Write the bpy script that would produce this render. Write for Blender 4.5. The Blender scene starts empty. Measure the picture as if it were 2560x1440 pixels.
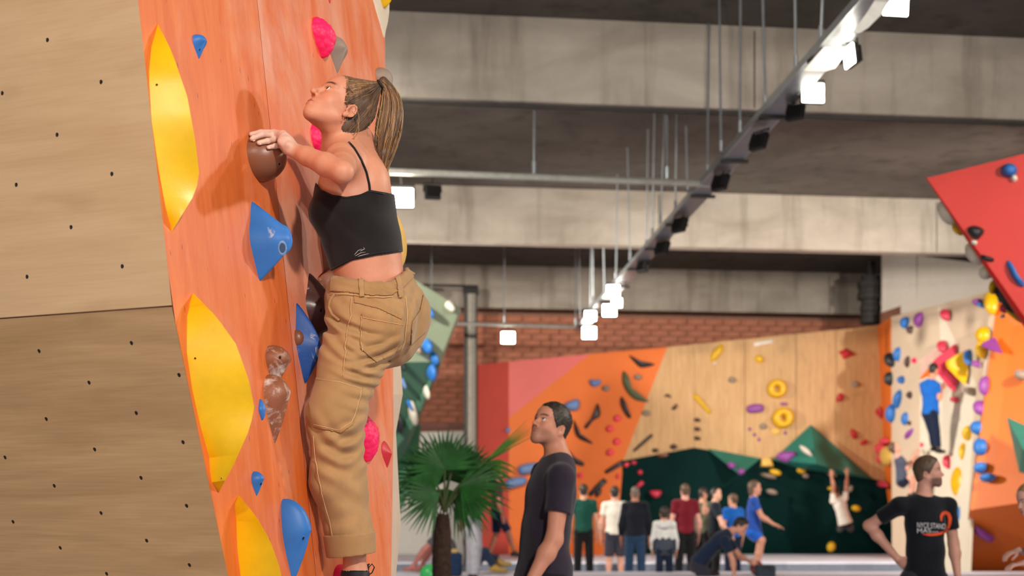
import bpy, bmesh, math, random
import numpy as np
from mathutils import Vector as V, Matrix
from mathutils.bvhtree import BVHTree
from mathutils.geometry import delaunay_2d_cdt
random.seed(7)
rng = np.random.default_rng(7)
scene = bpy.context.scene
COL = scene.collection

# ------------------------------------------------------------------ camera, world, exposure
CZ = 1.23                       # eye height of the photographer
FPX = 2560 * 50 / 36            # focal length in photo pixels
HX, HY = 1280.0, 1285.0         # principal column and horizon row of the photo
cam_d = bpy.data.cameras.new('camera')
cam_d.lens = 50; cam_d.sensor_width = 36
cam_d.shift_y = (HY - 720) / 2560
cam_d.dof.use_dof = True
cam_d.dof.focus_distance = 4.55
cam_d.dof.aperture_fstop = 3.3
cam_d.clip_end = 200
cam = bpy.data.objects.new('camera', cam_d)
cam.location = (0, 0, CZ); cam.rotation_euler = (math.pi / 2, 0, 0)
COL.objects.link(cam); scene.camera = cam

w = bpy.data.worlds.new('world'); scene.world = w; w.use_nodes = True
bgn = w.node_tree.nodes['Background']
bgn.inputs[0].default_value = (0.92, 0.95, 1.0, 1); bgn.inputs[1].default_value = 1.12
scene.view_settings.view_transform = 'Standard'
scene.view_settings.look = 'None'
scene.view_settings.exposure = -0.08
scene.view_settings.gamma = 1.0
scene.view_settings.use_curve_mapping = False

def lamp_area(name, loc, target, size, power, color=(1, 0.91, 0.79), spread=140):
    d = bpy.data.lights.new(name, 'AREA'); d.shape = 'SQUARE'; d.size = size
    d.energy = power; d.color = color; d.spread = math.radians(spread)
    o = bpy.data.objects.new(name, d); o.location = loc
    o.rotation_euler = (V(target) - V(loc)).to_track_quat('-Z', 'Y').to_euler()
    COL.objects.link(o); return o

# lamps outside the picture: first three read off shadows and lit faces, the rest unseen fill added to brighten (their fixtures are built with the others below)
KEY_AND_FILL_LAMPS = [((6.6, 8.6, 5.0), (-0.6, 4.5, 1.9), 108, 140), ((7.6, 7.2, 5.0), (-0.6, 4.5, 1.9), 78, 140),
             ((-2.2, -1.5, 5.0), (-1.2, 4.0, 2.2), 72, 140), ((2.5, -1.5, 5.0), (1.0, 7.0, 1.4), 290, 140),
             ((8.8, 18.5, 5.0), (3.0, 30.0, 1.8), 280, 100), ((-4.0, 14.0, 5.0), (2.0, 30.0, 2.0), 250, 90),
             ((-5.0, 24.2, 5.2), (8.0, 26.0, 2.4), 250, 70), ((8.0, 7.0, 5.0), (4.8, 14.4, 3.6), 75, 60), ((0.5, 8.6, 5.2), (0.5, 16.3, 6.3), 65, 120)]
for i, (l, t, p, sp_) in enumerate(KEY_AND_FILL_LAMPS):
    lamp_area('key_and_added_fill_beam', l, t, 0.32, p, spread=sp_)
# ------------------------------------------------------------------ pixel helpers
def P(px, py, Y):
    return V(((px - HX) / FPX * Y, Y, CZ - (py - HY) / FPX * Y))
def topx(p):
    return (HX + FPX * p[0] / p[1], HY - FPX * (p[2] - CZ) / p[1])
CAMP = V((0, 0, CZ))
class Plane:
    def __init__(s, o, n):
        s.o = V(o); s.n = V(n).normalized()
        if s.n.dot(CAMP - s.o) < 0: s.n = -s.n
        z = V((0, 0, 1)); s.w = (z - s.n * z.dot(s.n)).normalized(); s.t = s.w.cross(s.n).normalized()
    @staticmethod
    def of(a, b, c): return Plane(a, (V(b) - V(a)).cross(V(c) - V(a)))
    def hit(s, px, py, off=0.0):
        r = V(((px - HX) / FPX, 1, -(py - HY) / FPX))
        k = (s.o + s.n * off - CAMP).dot(s.n) / r.dot(s.n)
        return CAMP + r * k
    def loc(s, p): d = V(p) - s.o; return (d.dot(s.t), d.dot(s.w), d.dot(s.n))
    def at(s, a, b, c=0.0): return s.o + s.t * a + s.w * b + s.n * c

# ------------------------------------------------------------------ scene objects
def tag(o, label=None, cat=None, group=None, kind=None):
    if label: o['label'] = label
    if cat: o['category'] = cat
    if group: o['group'] = group
    if kind: o['kind'] = kind
    return o
def setparent(o, p):
    o.parent = p
    if p.type == 'EMPTY' and p.parent is None:
        o.matrix_parent_inverse = Matrix.Translation(-p.location)
def link(name, me, parent=None):
    o = bpy.data.objects.new(name, me); COL.objects.link(o)
    if parent is not None: setparent(o, parent)
    return o
def empty(name, loc=(0, 0, 0)):
    o = bpy.data.objects.new(name, None); o.location = loc; o.empty_display_size = 0.1
    COL.objects.link(o); return o
def mobj(name, verts, faces, mat, parent=None, smooth=False, mats=None, mi=None):
    me = bpy.data.meshes.new(name)
    me.from_pydata([tuple(v) for v in verts], [], [tuple(f) for f in faces])
    for m in (mats or [mat]): me.materials.append(m)
    if mi is not None: me.polygons.foreach_set('material_index', mi)
    if smooth: me.polygons.foreach_set('use_smooth', [True] * len(me.polygons))
    me.update()
    return link(name, me, parent)
class MB:
    def __init__(s): s.v = []; s.f = []; s.m = []
    def add(s, v, f, m=0):
        b = len(s.v); s.v += [V(x) for x in v]; s.f += [tuple(i + b for i in q) for q in f]; s.m += [m] * len(f)
    def box(s, c, d, R=None, m=0):
        R = R or Matrix.Identity(3); c = V(c)
        vs = [c + R @ V((x * d[0] / 2, y * d[1] / 2, z * d[2] / 2)) for x in (-1, 1) for y in (-1, 1) for z in (-1, 1)]
        s.add(vs, [(0, 1, 3, 2), (4, 6, 7, 5), (0, 4, 5, 1), (2, 3, 7, 6), (0, 2, 6, 4), (1, 5, 7, 3)], m)
    def tube(s, pts, r, n=6, m=0, cap=True):
        pts = [V(p) for p in pts]; k = len(pts)
        rs = r if isinstance(r, (list, tuple)) else [r] * k
        ref = V((0.31, 0.52, 0.79)); vs = []
        for i, p in enumerate(pts):
            d = (pts[min(i + 1, k - 1)] - pts[max(i - 1, 0)]).normalized()
            a = d.cross(ref).normalized(); b = d.cross(a)
            for j in range(n):
                t = 2 * math.pi * j / n; vs.append(p + (a * math.cos(t) + b * math.sin(t)) * rs[i])
        fs = [(i * n + j, i * n + (j + 1) % n, (i + 1) * n + (j + 1) % n, (i + 1) * n + j) for i in range(k - 1) for j in range(n)]
        if cap: fs += [tuple(range(n))[::-1], tuple(range((k - 1) * n, k * n))]
        s.add(vs, fs, m)
    def prism(s, poly, d, m=0):
        """polygon (world points) extruded by vector d"""
        n = len(poly); poly = [V(p) for p in poly]; d = V(d)
        s.add(poly + [p + d for p in poly], [tuple(range(n)), tuple(range(2 * n - 1, n - 1, -1))] + [(i, i + n, (i + 1) % n + n, (i + 1) % n) for i in range(n)], m)
    def build(s, name, mat, parent=None, smooth=False, mats=None, fix=True):
        o = mobj(name, s.v, s.f, mat, parent, smooth, mats, s.m)
        if fix:
            bm = bmesh.new(); bm.from_mesh(o.data); bmesh.ops.recalc_face_normals(bm, faces=bm.faces); bm.to_mesh(o.data); bm.free()
        return o
def bevel(o, wdt, seg=2):
    m = o.modifiers.new('bevel', 'BEVEL'); m.width = wdt; m.segments = seg; m.limit_method = 'ANGLE'; m.angle_limit = 0.6
    return o

# ------------------------------------------------------------------ materials
def srgb(r, g, b):
    f = lambda c: (c / 255 / 12.92) if c / 255 <= 0.04045 else ((c / 255 + 0.055) / 1.055) ** 2.4
    return (f(r), f(g), f(b), 1)
def nt_of(name):
    m = bpy.data.materials.new(name); m.use_nodes = True
    return m, m.node_tree, m.node_tree.nodes['Principled BSDF']
def ramp(nt, fac, stops):
    r = nt.nodes.new('ShaderNodeValToRGB'); els = r.color_ramp.elements
    while len(els) < len(stops): els.new(0.5)
    for e, (p, c) in zip(els, stops): e.position = p; e.color = c
    nt.links.new(fac, r.inputs[0]); return r.outputs[0]
def coords(nt, scale=(1, 1, 1), rot=(0, 0, 0)):
    tc = nt.nodes.new('ShaderNodeTexCoord'); mp = nt.nodes.new('ShaderNodeMapping')
    mp.inputs['Scale'].default_value = scale; mp.inputs['Rotation'].default_value = rot
    nt.links.new(tc.outputs['Object'], mp.inputs[0]); return mp.outputs[0]
def noise(nt, vec, scale, detail=4, rough=0.6, dist=0.0):
    n = nt.nodes.new('ShaderNodeTexNoise'); n.inputs['Scale'].default_value = scale
    n.inputs['Detail'].default_value = detail; n.inputs['Roughness'].default_value = rough; n.inputs['Distortion'].default_value = dist
    nt.links.new(vec, n.inputs['Vector']); return n.outputs['Fac']
def mix_rgb(nt, fac, a, b, mode='MIX'):
    m = nt.nodes.new('ShaderNodeMix'); m.data_type = 'RGBA'; m.blend_type = mode
    for idx, v in ((0, fac), (6, a), (7, b)):
        if isinstance(v, (tuple, float, int)): m.inputs[idx].default_value = v
        else: nt.links.new(v, m.inputs[idx])
    return m.outputs[2]
def bump(nt, bsdf, h, strength=0.3, dist=0.01):
    b = nt.nodes.new('ShaderNodeBump'); b.inputs['Strength'].default_value = strength; b.inputs['Distance'].default_value = dist
    nt.links.new(h, b.inputs['Height']); nt.links.new(b.outputs[0], bsdf.inputs['Normal'])
_pl = {}
def plain(name, rgb, rough=0.6, metal=0.0, var=0.12, scale=14, spec=0.4):
    """flat colour with a little procedural mottling"""
    if name in _pl: return _pl[name]
    m, nt, b = nt_of(name); c = srgb(*rgb)
    f = noise(nt, coords(nt), scale)
    lo = tuple(x * (1 - var) for x in c[:3]) + (1,); hi = tuple(min(1, x * (1 + var)) for x in c[:3]) + (1,)
    nt.links.new(ramp(nt, f, [(0.3, lo), (0.7, hi)]), b.inputs['Base Color'])
    b.inputs['Roughness'].default_value = rough; b.inputs['Metallic'].default_value = metal
    b.inputs['Specular IOR Level'].default_value = spec
    _pl[name] = m; return m
def hold_mat(name, rgb, rough=0.5, chalk=0.0, var=0.1):
    if name in _pl: return _pl[name]
    m, nt, b = nt_of(name); c = srgb(*rgb); vec = coords(nt)
    f = noise(nt, vec, 9)
    col = ramp(nt, f, [(0.3, tuple(x * (1 - var) for x in c[:3]) + (1,)), (0.7, tuple(min(1, x * (1 + var)) for x in c[:3]) + (1,))])
    if chalk > 0:
        g = noise(nt, vec, 16, 8, 0.7, 0.6)
        k = ramp(nt, g, [(0.66 - chalk * 0.25, (0, 0, 0, 1)), (0.80 - chalk * 0.2, (0.8, 0.8, 0.8, 1))])
        col = mix_rgb(nt, k, col, srgb(224, 214, 208))
    nt.links.new(col, b.inputs['Base Color'])
    b.inputs['Roughness'].default_value = rough
    bump(nt, b, noise(nt, vec, 220, 2), 0.12, 0.002)
    _pl[name] = m; return m
def wood_mat(name, dark, light, horiz=True, streak=1.0, fleck=None, chalk=None, rough=0.55, frame=None):
    """plywood: long grain streaks, darker cathedral figure, optional flecks and chalk smears"""
    m, nt, b = nt_of(name)
    sc = (1.0, 1.0, 9.0) if horiz else (9.0, 9.0, 0.9)
    v = coords(nt, sc)
    f1 = noise(nt, v, 1.6, 6, 0.55, 0.8)
    col = ramp(nt, f1, [(0.25, srgb(*dark)), (0.5, tuple((a + c) / 2 for a, c in zip(srgb(*dark), srgb(*light)))), (0.75, srgb(*light))])
    f2 = noise(nt, coords(nt, (2, 2, 60) if horiz else (60, 60, 2)), 3.0, 3, 0.5)
    k = ramp(nt, f2, [(0.35, (0.86, 0.84, 0.82, 1)), (0.65, (1.0, 1.0, 1.0, 1))])
    col = mix_rgb(nt, 0.8 * streak, col, k, 'MULTIPLY')
    f3 = noise(nt, coords(nt, (1, 1, 2.2) if horiz else (2.2, 2.2, 1)), 2.3, 3, 0.5, 0.3)
    k3 = ramp(nt, f3, [(0.60, (0, 0, 0, 1)), (0.78, (0.55, 0.55, 0.55, 1))])
    col = mix_rgb(nt, k3, col, tuple(x * 0.72 for x in srgb(*dark)[:3]) + (1,))
    if fleck:
        vo = nt.nodes.new('ShaderNodeTexVoronoi'); vo.inputs['Scale'].default_value = 1.0
        nt.links.new(coords(nt, (22, 22, 8)), vo.inputs['Vector'])
        kk = ramp(nt, vo.outputs['Distance'], [(0.05, (0.7, 0.7, 0.7, 1)), (0.09, (0, 0, 0, 1))])
        col = mix_rgb(nt, kk, col, srgb(*fleck))
    if chalk:
        g = noise(nt, coords(nt, (1.2, 1.2, 0.7)), 2.4, 7, 0.65, 0.5)
        k5 = ramp(nt, g, [(chalk[0], (0, 0, 0, 1)), (chalk[1], (chalk[2],) * 3 + (1,))])
        col = mix_rgb(nt, k5, col, srgb(236, 205, 190))
    nt.links.new(col, b.inputs['Base Color']); b.inputs['Roughness'].default_value = rough
    bump(nt, b, f2, 0.06, 0.002)
    return m

def concrete_mat(name, dark, light, stain):
    m, nt, b = nt_of(name)
    v = coords(nt, (0.55, 0.55, 1.3))
    f = noise(nt, v, 1.1, 9, 0.62, 0.4)
    col = ramp(nt, f, [(0.28, srgb(*dark)), (0.72, srgb(*light))])
    s = noise(nt, coords(nt, (2.2, 2.2, 0.25)), 1.3, 6, 0.6)
    k = ramp(nt, s, [(0.52, (0, 0, 0, 1)), (0.72, (0.75, 0.75, 0.75, 1))])
    col = mix_rgb(nt, k, col, srgb(*stain))
    s2 = noise(nt, coords(nt, (1.4, 1.4, 0.4)), 2.2, 8, 0.7)
    k2 = ramp(nt, s2, [(0.66, (0, 0, 0, 1)), (0.76, (0.5, 0.5, 0.5, 1))])
    col = mix_rgb(nt, k2, col, srgb(186, 176, 162))
    nt.links.new(col, b.inputs['Base Color']); b.inputs['Roughness'].default_value = 0.9
    bump(nt, b, noise(nt, coords(nt), 9, 8), 0.35, 0.03)
    return m
def vcol_mat(name, rough=0.5, sss=0.0, bumps=None, spec=0.4):
    m, nt, b = nt_of(name)
    a = nt.nodes.new('ShaderNodeVertexColor'); a.layer_name = 'col'
    f = noise(nt, coords(nt), 60, 4)
    k = ramp(nt, f, [(0.3, (0.93, 0.92, 0.91, 1)), (0.7, (1, 1, 1, 1))])
    nt.links.new(mix_rgb(nt, 1.0, a.outputs[0], k, 'MULTIPLY'), b.inputs['Base Color'])
    b.inputs['Roughness'].default_value = rough; b.inputs['Specular IOR Level'].default_value = spec
    if sss:
        b.inputs['Subsurface Weight'].default_value = sss
        b.inputs['Subsurface Radius'].default_value = (0.010, 0.004, 0.002); b.inputs['Subsurface Scale'].default_value = 0.6
    if bumps: bump(nt, b, noise(nt, coords(nt), bumps[0], 3), bumps[1], 0.001)
    return m
def cloth_mat(name, rgb, rough=0.85, var=0.12, chalk=0.0, weave=900):
    if name in _pl: return _pl[name]
    m, nt, b = nt_of(name); c = srgb(*rgb)
    f = noise(nt, coords(nt), 18, 5)
    col = ramp(nt, f, [(0.3, tuple(x * (1 - var) for x in c[:3]) + (1,)), (0.7, tuple(min(1, x * (1 + var)) for x in c[:3]) + (1,))])
    nt.links.new(col, b.inputs['Base Color'])
    b.inputs['Roughness'].default_value = rough; b.inputs['Specular IOR Level'].default_value = 0.15
    b.inputs['Sheen Weight'].default_value = 0.15
    bump(nt, b, noise(nt, coords(nt), weave, 2), 0.15, 0.001)
    _pl[name] = m; return m
def emit_mat(name, rgb, s):
    m, nt, b = nt_of(name)
    b.inputs['Base Color'].default_value = (0.8, 0.8, 0.8, 1)
    b.inputs['Emission Color'].default_value = srgb(*rgb); b.inputs['Emission Strength'].default_value = s
    return m

# ------------------------------------------------------------------ implicit surfaces
class Field:
    """signed distance grid; primitives are blended in with a smooth minimum"""
    def __init__(s, lo, hi, h):
        s.lo = np.array(lo, np.float32); s.h = h
        s.n = np.maximum(np.ceil((np.array(hi) - s.lo) / h).astype(int) + 1, 4)
        s.d = np.full(tuple(s.n), 1.0, np.float32)
    def sub(s, lo, hi):
        a = np.maximum(np.floor((np.array(lo) - s.lo) / s.h).astype(int), 0)
        b = np.minimum(np.ceil((np.array(hi) - s.lo) / s.h).astype(int) + 1, s.n)
        if np.any(b <= a): return None
        sl = tuple(slice(i, j) for i, j in zip(a, b))
        ax = [s.lo[i] + s.h * np.arange(a[i], b[i], dtype=np.float32) for i in range(3)]
        return sl, ax[0][:, None, None], ax[1][None, :, None], ax[2][None, None, :]
    def put(s, prim, k=0.02, op='u'):
        fn, lo, hi = prim; m = k + 3 * s.h
        g = s.sub(np.array(lo) - m, np.array(hi) + m)
        if g is None: return
        sl, x, y, z = g; b = fn(x, y, z); a = s.d[sl]
        if op == 'u':
            hh = np.maximum(k - np.abs(a - b), 0) / k
            s.d[sl] = np.minimum(a, b) - hh * hh * k * 0.25
        else:
            b = -b; hh = np.maximum(k - np.abs(a - b), 0) / k
            s.d[sl] = np.maximum(a, b) + hh * hh * k * 0.25
    def cut(s, fn):
        g = s.sub(s.lo, s.lo + s.h * s.n); sl, x, y, z = g
        s.d[sl] = np.maximum(s.d[sl], fn(x, y, z))
    def displace(s, fn, band=0.03):
        idx = np.nonzero(np.abs(s.d) < band)
        p = [s.lo[i] + s.h * idx[i] for i in range(3)]
        s.d[idx] += fn(*p).astype(np.float32)
    def mesh(s, smooth=1):
        d = s.d; S = d < 0
        c = np.zeros(tuple(k - 1 for k in d.shape), np.int8)
        for i in (0, 1):
            for j in (0, 1):
                for k in (0, 1):
                    c += S[i:i + c.shape[0], j:j + c.shape[1], k:k + c.shape[2]]
        mask = (c > 0) & (c < 8); ids = np.argwhere(mask)
        idx = np.full(c.shape, -1, np.int32); idx[mask] = np.arange(len(ids))
        corners = np.array([(i, j, k) for i in (0, 1) for j in (0, 1) for k in (0, 1)])
        val = np.stack([d[ids[:, 0] + q[0], ids[:, 1] + q[1], ids[:, 2] + q[2]] for q in corners], 1)
        acc = np.zeros((len(ids), 3)); cnt = np.zeros(len(ids))
        for a in range(8):
            for b in range(a + 1, 8):
                if np.abs(corners[a] - corners[b]).sum() != 1: continue
                x = (val[:, a] < 0) != (val[:, b] < 0)
                t = val[x, a] / (val[x, a] - val[x, b])
                acc[x] += corners[a] + t[:, None] * (corners[b] - corners[a]); cnt[x] += 1
        verts = s.lo + s.h * (ids + acc / cnt[:, None])
        F = []
        for ax in range(3):
            u, v_ = (ax + 1) % 3, (ax + 2) % 3
            sa = [slice(None)] * 3; sb = [slice(None)] * 3
            sa[ax] = slice(0, -1); sb[ax] = slice(1, None)
            for q in (sa, sb): q[u] = slice(1, -1); q[v_] = slice(1, -1)
            A, B = S[tuple(sa)], S[tuple(sb)]
            for flip, M in ((False, A & ~B), (True, ~A & B)):
                e = np.argwhere(M)
                if not len(e): continue
                e[:, u] += 1; e[:, v_] += 1
                def cell(du, dv):
                    q = e.copy(); q[:, u] += du; q[:, v_] += dv
                    return idx[q[:, 0], q[:, 1], q[:, 2]]
                quad = np.stack([cell(-1, -1), cell(0, -1), cell(0, 0), cell(-1, 0)], 1)
                F.append(quad[:, ::-1] if flip else quad)
        faces = np.concatenate(F) if F else np.zeros((0, 4), int)
        for _ in range(smooth):
            e = np.concatenate([faces[:, [0, 1]], faces[:, [1, 2]], faces[:, [2, 3]], faces[:, [3, 0]]])
            n = np.bincount(e[:, 0], minlength=len(verts)) + np.bincount(e[:, 1], minlength=len(verts))
            av = np.stack([np.bincount(e[:, 0], verts[e[:, 1], i], len(verts)) + np.bincount(e[:, 1], verts[e[:, 0], i], len(verts)) for i in range(3)], 1)
            verts = verts * 0.5 + 0.5 * av / np.maximum(n, 1)[:, None]
        return verts, faces
def fast_mesh(name, verts, faces, mats, parent=None, colors=None, mi=None):
    me = bpy.data.meshes.new(name); nv, nf = len(verts), len(faces)
    me.vertices.add(nv); me.vertices.foreach_set('co', np.asarray(verts, np.float32).ravel())
    me.loops.add(nf * 4); me.loops.foreach_set('vertex_index', np.asarray(faces, np.int32).ravel())
    me.polygons.add(nf); me.polygons.foreach_set('loop_start', np.arange(0, nf * 4, 4, dtype=np.int32))
    me.polygons.foreach_set('use_smooth', np.ones(nf, bool))
    for m in mats: me.materials.append(m)
    if mi is not None: me.polygons.foreach_set('material_index', np.asarray(mi, np.int32))
    me.update(calc_edges=True); me.validate()
    if colors is not None:
        a = me.color_attributes.new('col', 'FLOAT_COLOR', 'POINT')
        cc = np.ones((nv, 4), np.float32); cc[:, :3] = colors; a.data.foreach_set('color', cc.ravel())
    return link(name, me, parent)
def limb(a, b, r1, r2=None, axis=None, fac=1.0, cap=None):
    """tapered rounded limb; axis/fac flatten it; cap: 'b', 'a' or 'ab' cuts the end flat"""
    a = np.array(a, np.float32); b = np.array(b, np.float32); r2 = r1 if r2 is None else r2
    ba = b - a; bb = float(ba @ ba) + 1e-12; L = math.sqrt(bb); dn = ba / L
    R = max(r1, r2)
    lo = np.minimum(a, b) - R; hi = np.maximum(a, b) + R
    ax = None if axis is None else np.array(V(axis).normalized(), np.float32)
    def fn(x, y, z):
        qx, qy, qz = x - a[0], y - a[1], z - a[2]
        tt = (qx * ba[0] + qy * ba[1] + qz * ba[2]) / bb; t = np.clip(tt, 0, 1)
        qx = qx - t * ba[0]; qy = qy - t * ba[1]; qz = qz - t * ba[2]
        if ax is not None:
            q = (qx * ax[0] + qy * ax[1] + qz * ax[2]) * (1 / fac - 1)
            qx = qx + q * ax[0]; qy = qy + q * ax[1]; qz = qz + q * ax[2]
        d = np.sqrt(qx * qx + qy * qy + qz * qz) - (r1 + (r2 - r1) * t)
        if ax is not None: d = d * min(1.0, (1 + fac) / 2)
        if cap:
            if 'b' in cap: d = np.maximum(d, (tt - 1) * L)
            if 'a' in cap: d = np.maximum(d, -tt * L)
        return d
    return fn, lo, hi
def ell(c, r, R=None):
    """ellipsoid with radii r along the columns of R"""
    c = np.array(c, np.float32); r = np.array(r, np.float32)
    M = np.eye(3, dtype=np.float32) if R is None else np.array(R, np.float32).T
    m = float(r.max()); lo = c - m; hi = c + m
    def fn(x, y, z):
        qx, qy, qz = x - c[0], y - c[1], z - c[2]
        k0 = 0; k1 = 0
        for i in range(3):
            l = (qx * M[i, 0] + qy * M[i, 1] + qz * M[i, 2]) / r[i]
            k0 = k0 + l * l; k1 = k1 + (l / r[i]) ** 2
        k0 = np.sqrt(k0); k1 = np.sqrt(k1) + 1e-6
        return k0 * (k0 - 1) / k1
    return fn, lo, hi
def chain(F, pts, rs, k=0.02, **kw):
    for i in range(len(pts) - 1): F.put(limb(pts[i], pts[i + 1], rs[i], rs[i + 1], **kw), k)
def pxs(x, y, z): return HX + FPX * x / y
def pys(x, y, z): return HY - FPX * (z - CZ) / y
# ------------------------------------------------------------------ structure: hall
HA = math.radians(7.0)
HU = V((math.cos(HA), math.sin(HA), 0)); HVv = V((-math.sin(HA), math.cos(HA), 0))
HR = Matrix.Rotation(HA, 3, 'Z')
def hall(u, v, z): return HU * u + HVv * v + V((0, 0, z))
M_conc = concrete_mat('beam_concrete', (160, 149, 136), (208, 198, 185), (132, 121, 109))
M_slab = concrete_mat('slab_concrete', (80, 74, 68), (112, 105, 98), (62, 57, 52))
M_floor = plain('floor_vinyl', (180, 180, 194), 0.6, var=0.06, scale=3)
M_mat = plain('mat_vinyl', (224, 225, 242), 0.55, var=0.05, scale=5)
M_mat_shade = plain('mat_side_shade', (112, 120, 136), 0.6)
M_brick = plain('red_brick', (206, 134, 106), 0.9, var=0.22, scale=2.5)
M_mortar = plain('mortar', (168, 124, 104), 0.95)
M_white = plain('white_paint', (206, 203, 196), 0.6, var=0.04)
M_offwhite = plain('off_white_panel', (216, 206, 194), 0.7, var=0.04)
M_steel = plain('galvanised_steel', (176, 184, 190), 0.35, 0.7, var=0.1)
M_black = plain('black_metal', (26, 26, 28), 0.5, var=0.1)
M_dark = plain('dark_steel', (66, 62, 60), 0.5, 0.3)
def struct(o): return tag(o, kind='structure')

mb = MB(); mb.box((2, 18, -0.1), (60, 60, 0.2)); struct(tag(mb.build('floor', M_floor), 'pale grey vinyl hall floor', 'floor'))
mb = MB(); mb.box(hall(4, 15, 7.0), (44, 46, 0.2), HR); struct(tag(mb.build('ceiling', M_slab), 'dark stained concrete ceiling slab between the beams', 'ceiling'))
for i, v in enumerate((-0.2, 7.9, 16.08, 24.5, 32.25)):
    words = ['concrete beam behind the photographer', 'concrete beam above the orange tower', 'broad stained concrete beam with water marks near the ceiling',
             'concrete beam behind the light track with vertical joints', 'concrete beam resting on the red brick back wall'][i]
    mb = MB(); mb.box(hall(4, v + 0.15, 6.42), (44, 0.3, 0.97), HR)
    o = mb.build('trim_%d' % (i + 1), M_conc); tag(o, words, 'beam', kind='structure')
    # dark joint strips between the cast lengths
    for u in (-9.5, -4.6, 0.6, 5.6, 10.7, 16.0):
        uu = u + 0.9 * math.sin(i * 2.1)
        j = MB(); j.box(hall(uu, v - 0.002, 6.40), (0.014, 0.012, 0.9), HR); j.build('joint', M_dark, o)
# ledge under the second beam (thin pipe running along its soffit)
mb = MB(); mb.tube([hall(-8, 16.2, 5.91), hall(20, 16.2, 5.91)], 0.025, 6)
tag(mb.build('ceiling_conduit', M_dark), 'thin dark conduit along the underside of the stained concrete beam', 'conduit')

# back wall with its bricks
BW = 33.15
mb = MB(); mb.box(hall(4, BW + 0.25, 3.45), (44, 0.3, 6.9), HR)
wall_back = struct(tag(mb.build('wall_back', M_mortar), 'red brick back wall of the hall', 'wall'))
bplane = Plane(hall(0, BW + 0.1, 3), -HVv)
bh, bw = 0.14, 0.44
bme = bpy.data.meshes.new('brick')
_m = MB(); _m.box((0, 0, 0), (bw - 0.022, 0.10, bh - 0.02))
bme.from_pydata([tuple(v) for v in _m.v], [], _m.f); bme.materials.append(M_brick); bme.update()
def top_line(px):
    return np.interp(px, [1190, 1475, 1668, 2195, 2230, 2475], [912, 886, 868, 816, 796, 728])
nb = 0
for r in range(60):
    z = 2.6 + r * bh
    if z > 5.92: break
    for c in range(120):
        u = -8 + c * bw + (r % 2) * bw / 2
        p = hall(u, BW + 0.085, z); px, py = topx(p)
        if not (1000 < px < 2500): continue
        if px < 1200: ok = 730 < py < 1075
        else: ok = 730 < py < top_line(px) + 8 and px < 2215
        if not ok: continue
        o = bpy.data.objects.new('brick', bme); o.location = p; o.rotation_euler = (0, 0, HA)
        o.scale = (1, 1, 1); COL.objects.link(o); o.parent = wall_back; nb += 1
# side walls close the hall
mb = MB(); mb.box(hall(-13.5, 16, 3.45), (0.3, 36, 6.9), HR); struct(tag(mb.build('wall_left', M_offwhite), 'plain pale side wall behind the climbing tower', 'wall'))
mb = MB(); mb.box(hall(19.5, 16, 3.45), (0.3, 36, 6.9), HR); struct(tag(mb.build('wall_right', M_offwhite), 'plain pale side wall of the hall', 'wall'))

# mats
mb = MB(); mb.box((2, 28.6, 0.175), (36, 5.2, 0.35)); o = bevel(mb.build('floor_mat', M_mat), 0.03); tag(o, 'pale grey landing mat at the foot of the far wall', 'mat', 'landing mats')
mb = MB(); mb.box((4.0, 26.0 - 0.01, 0.17), (31.9, 0.02, 0.30)); mb.build('front_shade', M_mat_shade, o)  # mat's front face in shadow, the shade put into its colour
mb = MB(); mb.box((0.5, 17.7, 0.175), (30, 8.2, 0.35)); o = bevel(mb.build('floor_mat', M_mat), 0.03); tag(o, 'pale grey landing mat in front of the walkway', 'mat', 'landing mats')

# lower white wall, column and rails at the back left
wy = 31.6
pl = [P(900, 1085, wy), P(1192, 1076, wy), P(1192, 1395, wy), P(900, 1395, wy)]
mb = MB(); mb.prism(pl, (0, 0.1, 0)); struct(tag(mb.build('wall_partition', M_white), 'low white painted partition wall behind the palm', 'wall'))
pl = [P(1030, 1058, wy - 0.1), P(1192, 1060, wy - 0.1), P(1192, 1072, wy - 0.1), P(1030, 1070, wy - 0.1)]
mb = MB(); mb.prism(pl, (0, 0.12, 0)); tag(mb.build('steel_rail', plain('rust_red_steel', (112, 66, 58), 0.6)), 'rust red steel rail on top of the white partition wall', 'rail')
e = empty('steel_column', P(1177, 1300, wy - 0.3)); e.location.z = 0.35; tag(e, 'tall steel column with pale face and dark flange beside the red wall', 'column')
for nm, xa, xb, dy, m in (('column_face', 1168, 1189, 0.0, plain('cream_steel', (204, 196, 182), 0.5)), ('flange', 1160, 1168, -0.12, M_dark), ('flange', 1189, 1193, -0.05, M_dark)):
    a, b = P(xa, 735, wy - 0.3 + dy), P(xb, 735, wy - 0.3 + dy)
    mb = MB(); mb.box(((a.x + b.x) / 2, a.y, (a.z + 0.35) / 2), (abs(b.x - a.x), 0.12 if m != M_dark else 0.3, a.z - 0.35)); mb.build(nm, m, e)
mb = MB(); mb.box(P(1177, 728, wy - 0.3), (0.34, 0.34, 0.12)); mb.build('cap_plate', M_black, e)
mb = MB(); mb.tube([P(1040, 712, wy - 0.4), P(1195, 716, wy - 0.4)], 0.03); tag(mb.build('wall_conduit', M_dark), 'thin dark conduit running level to the top of the steel column', 'conduit')

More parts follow.
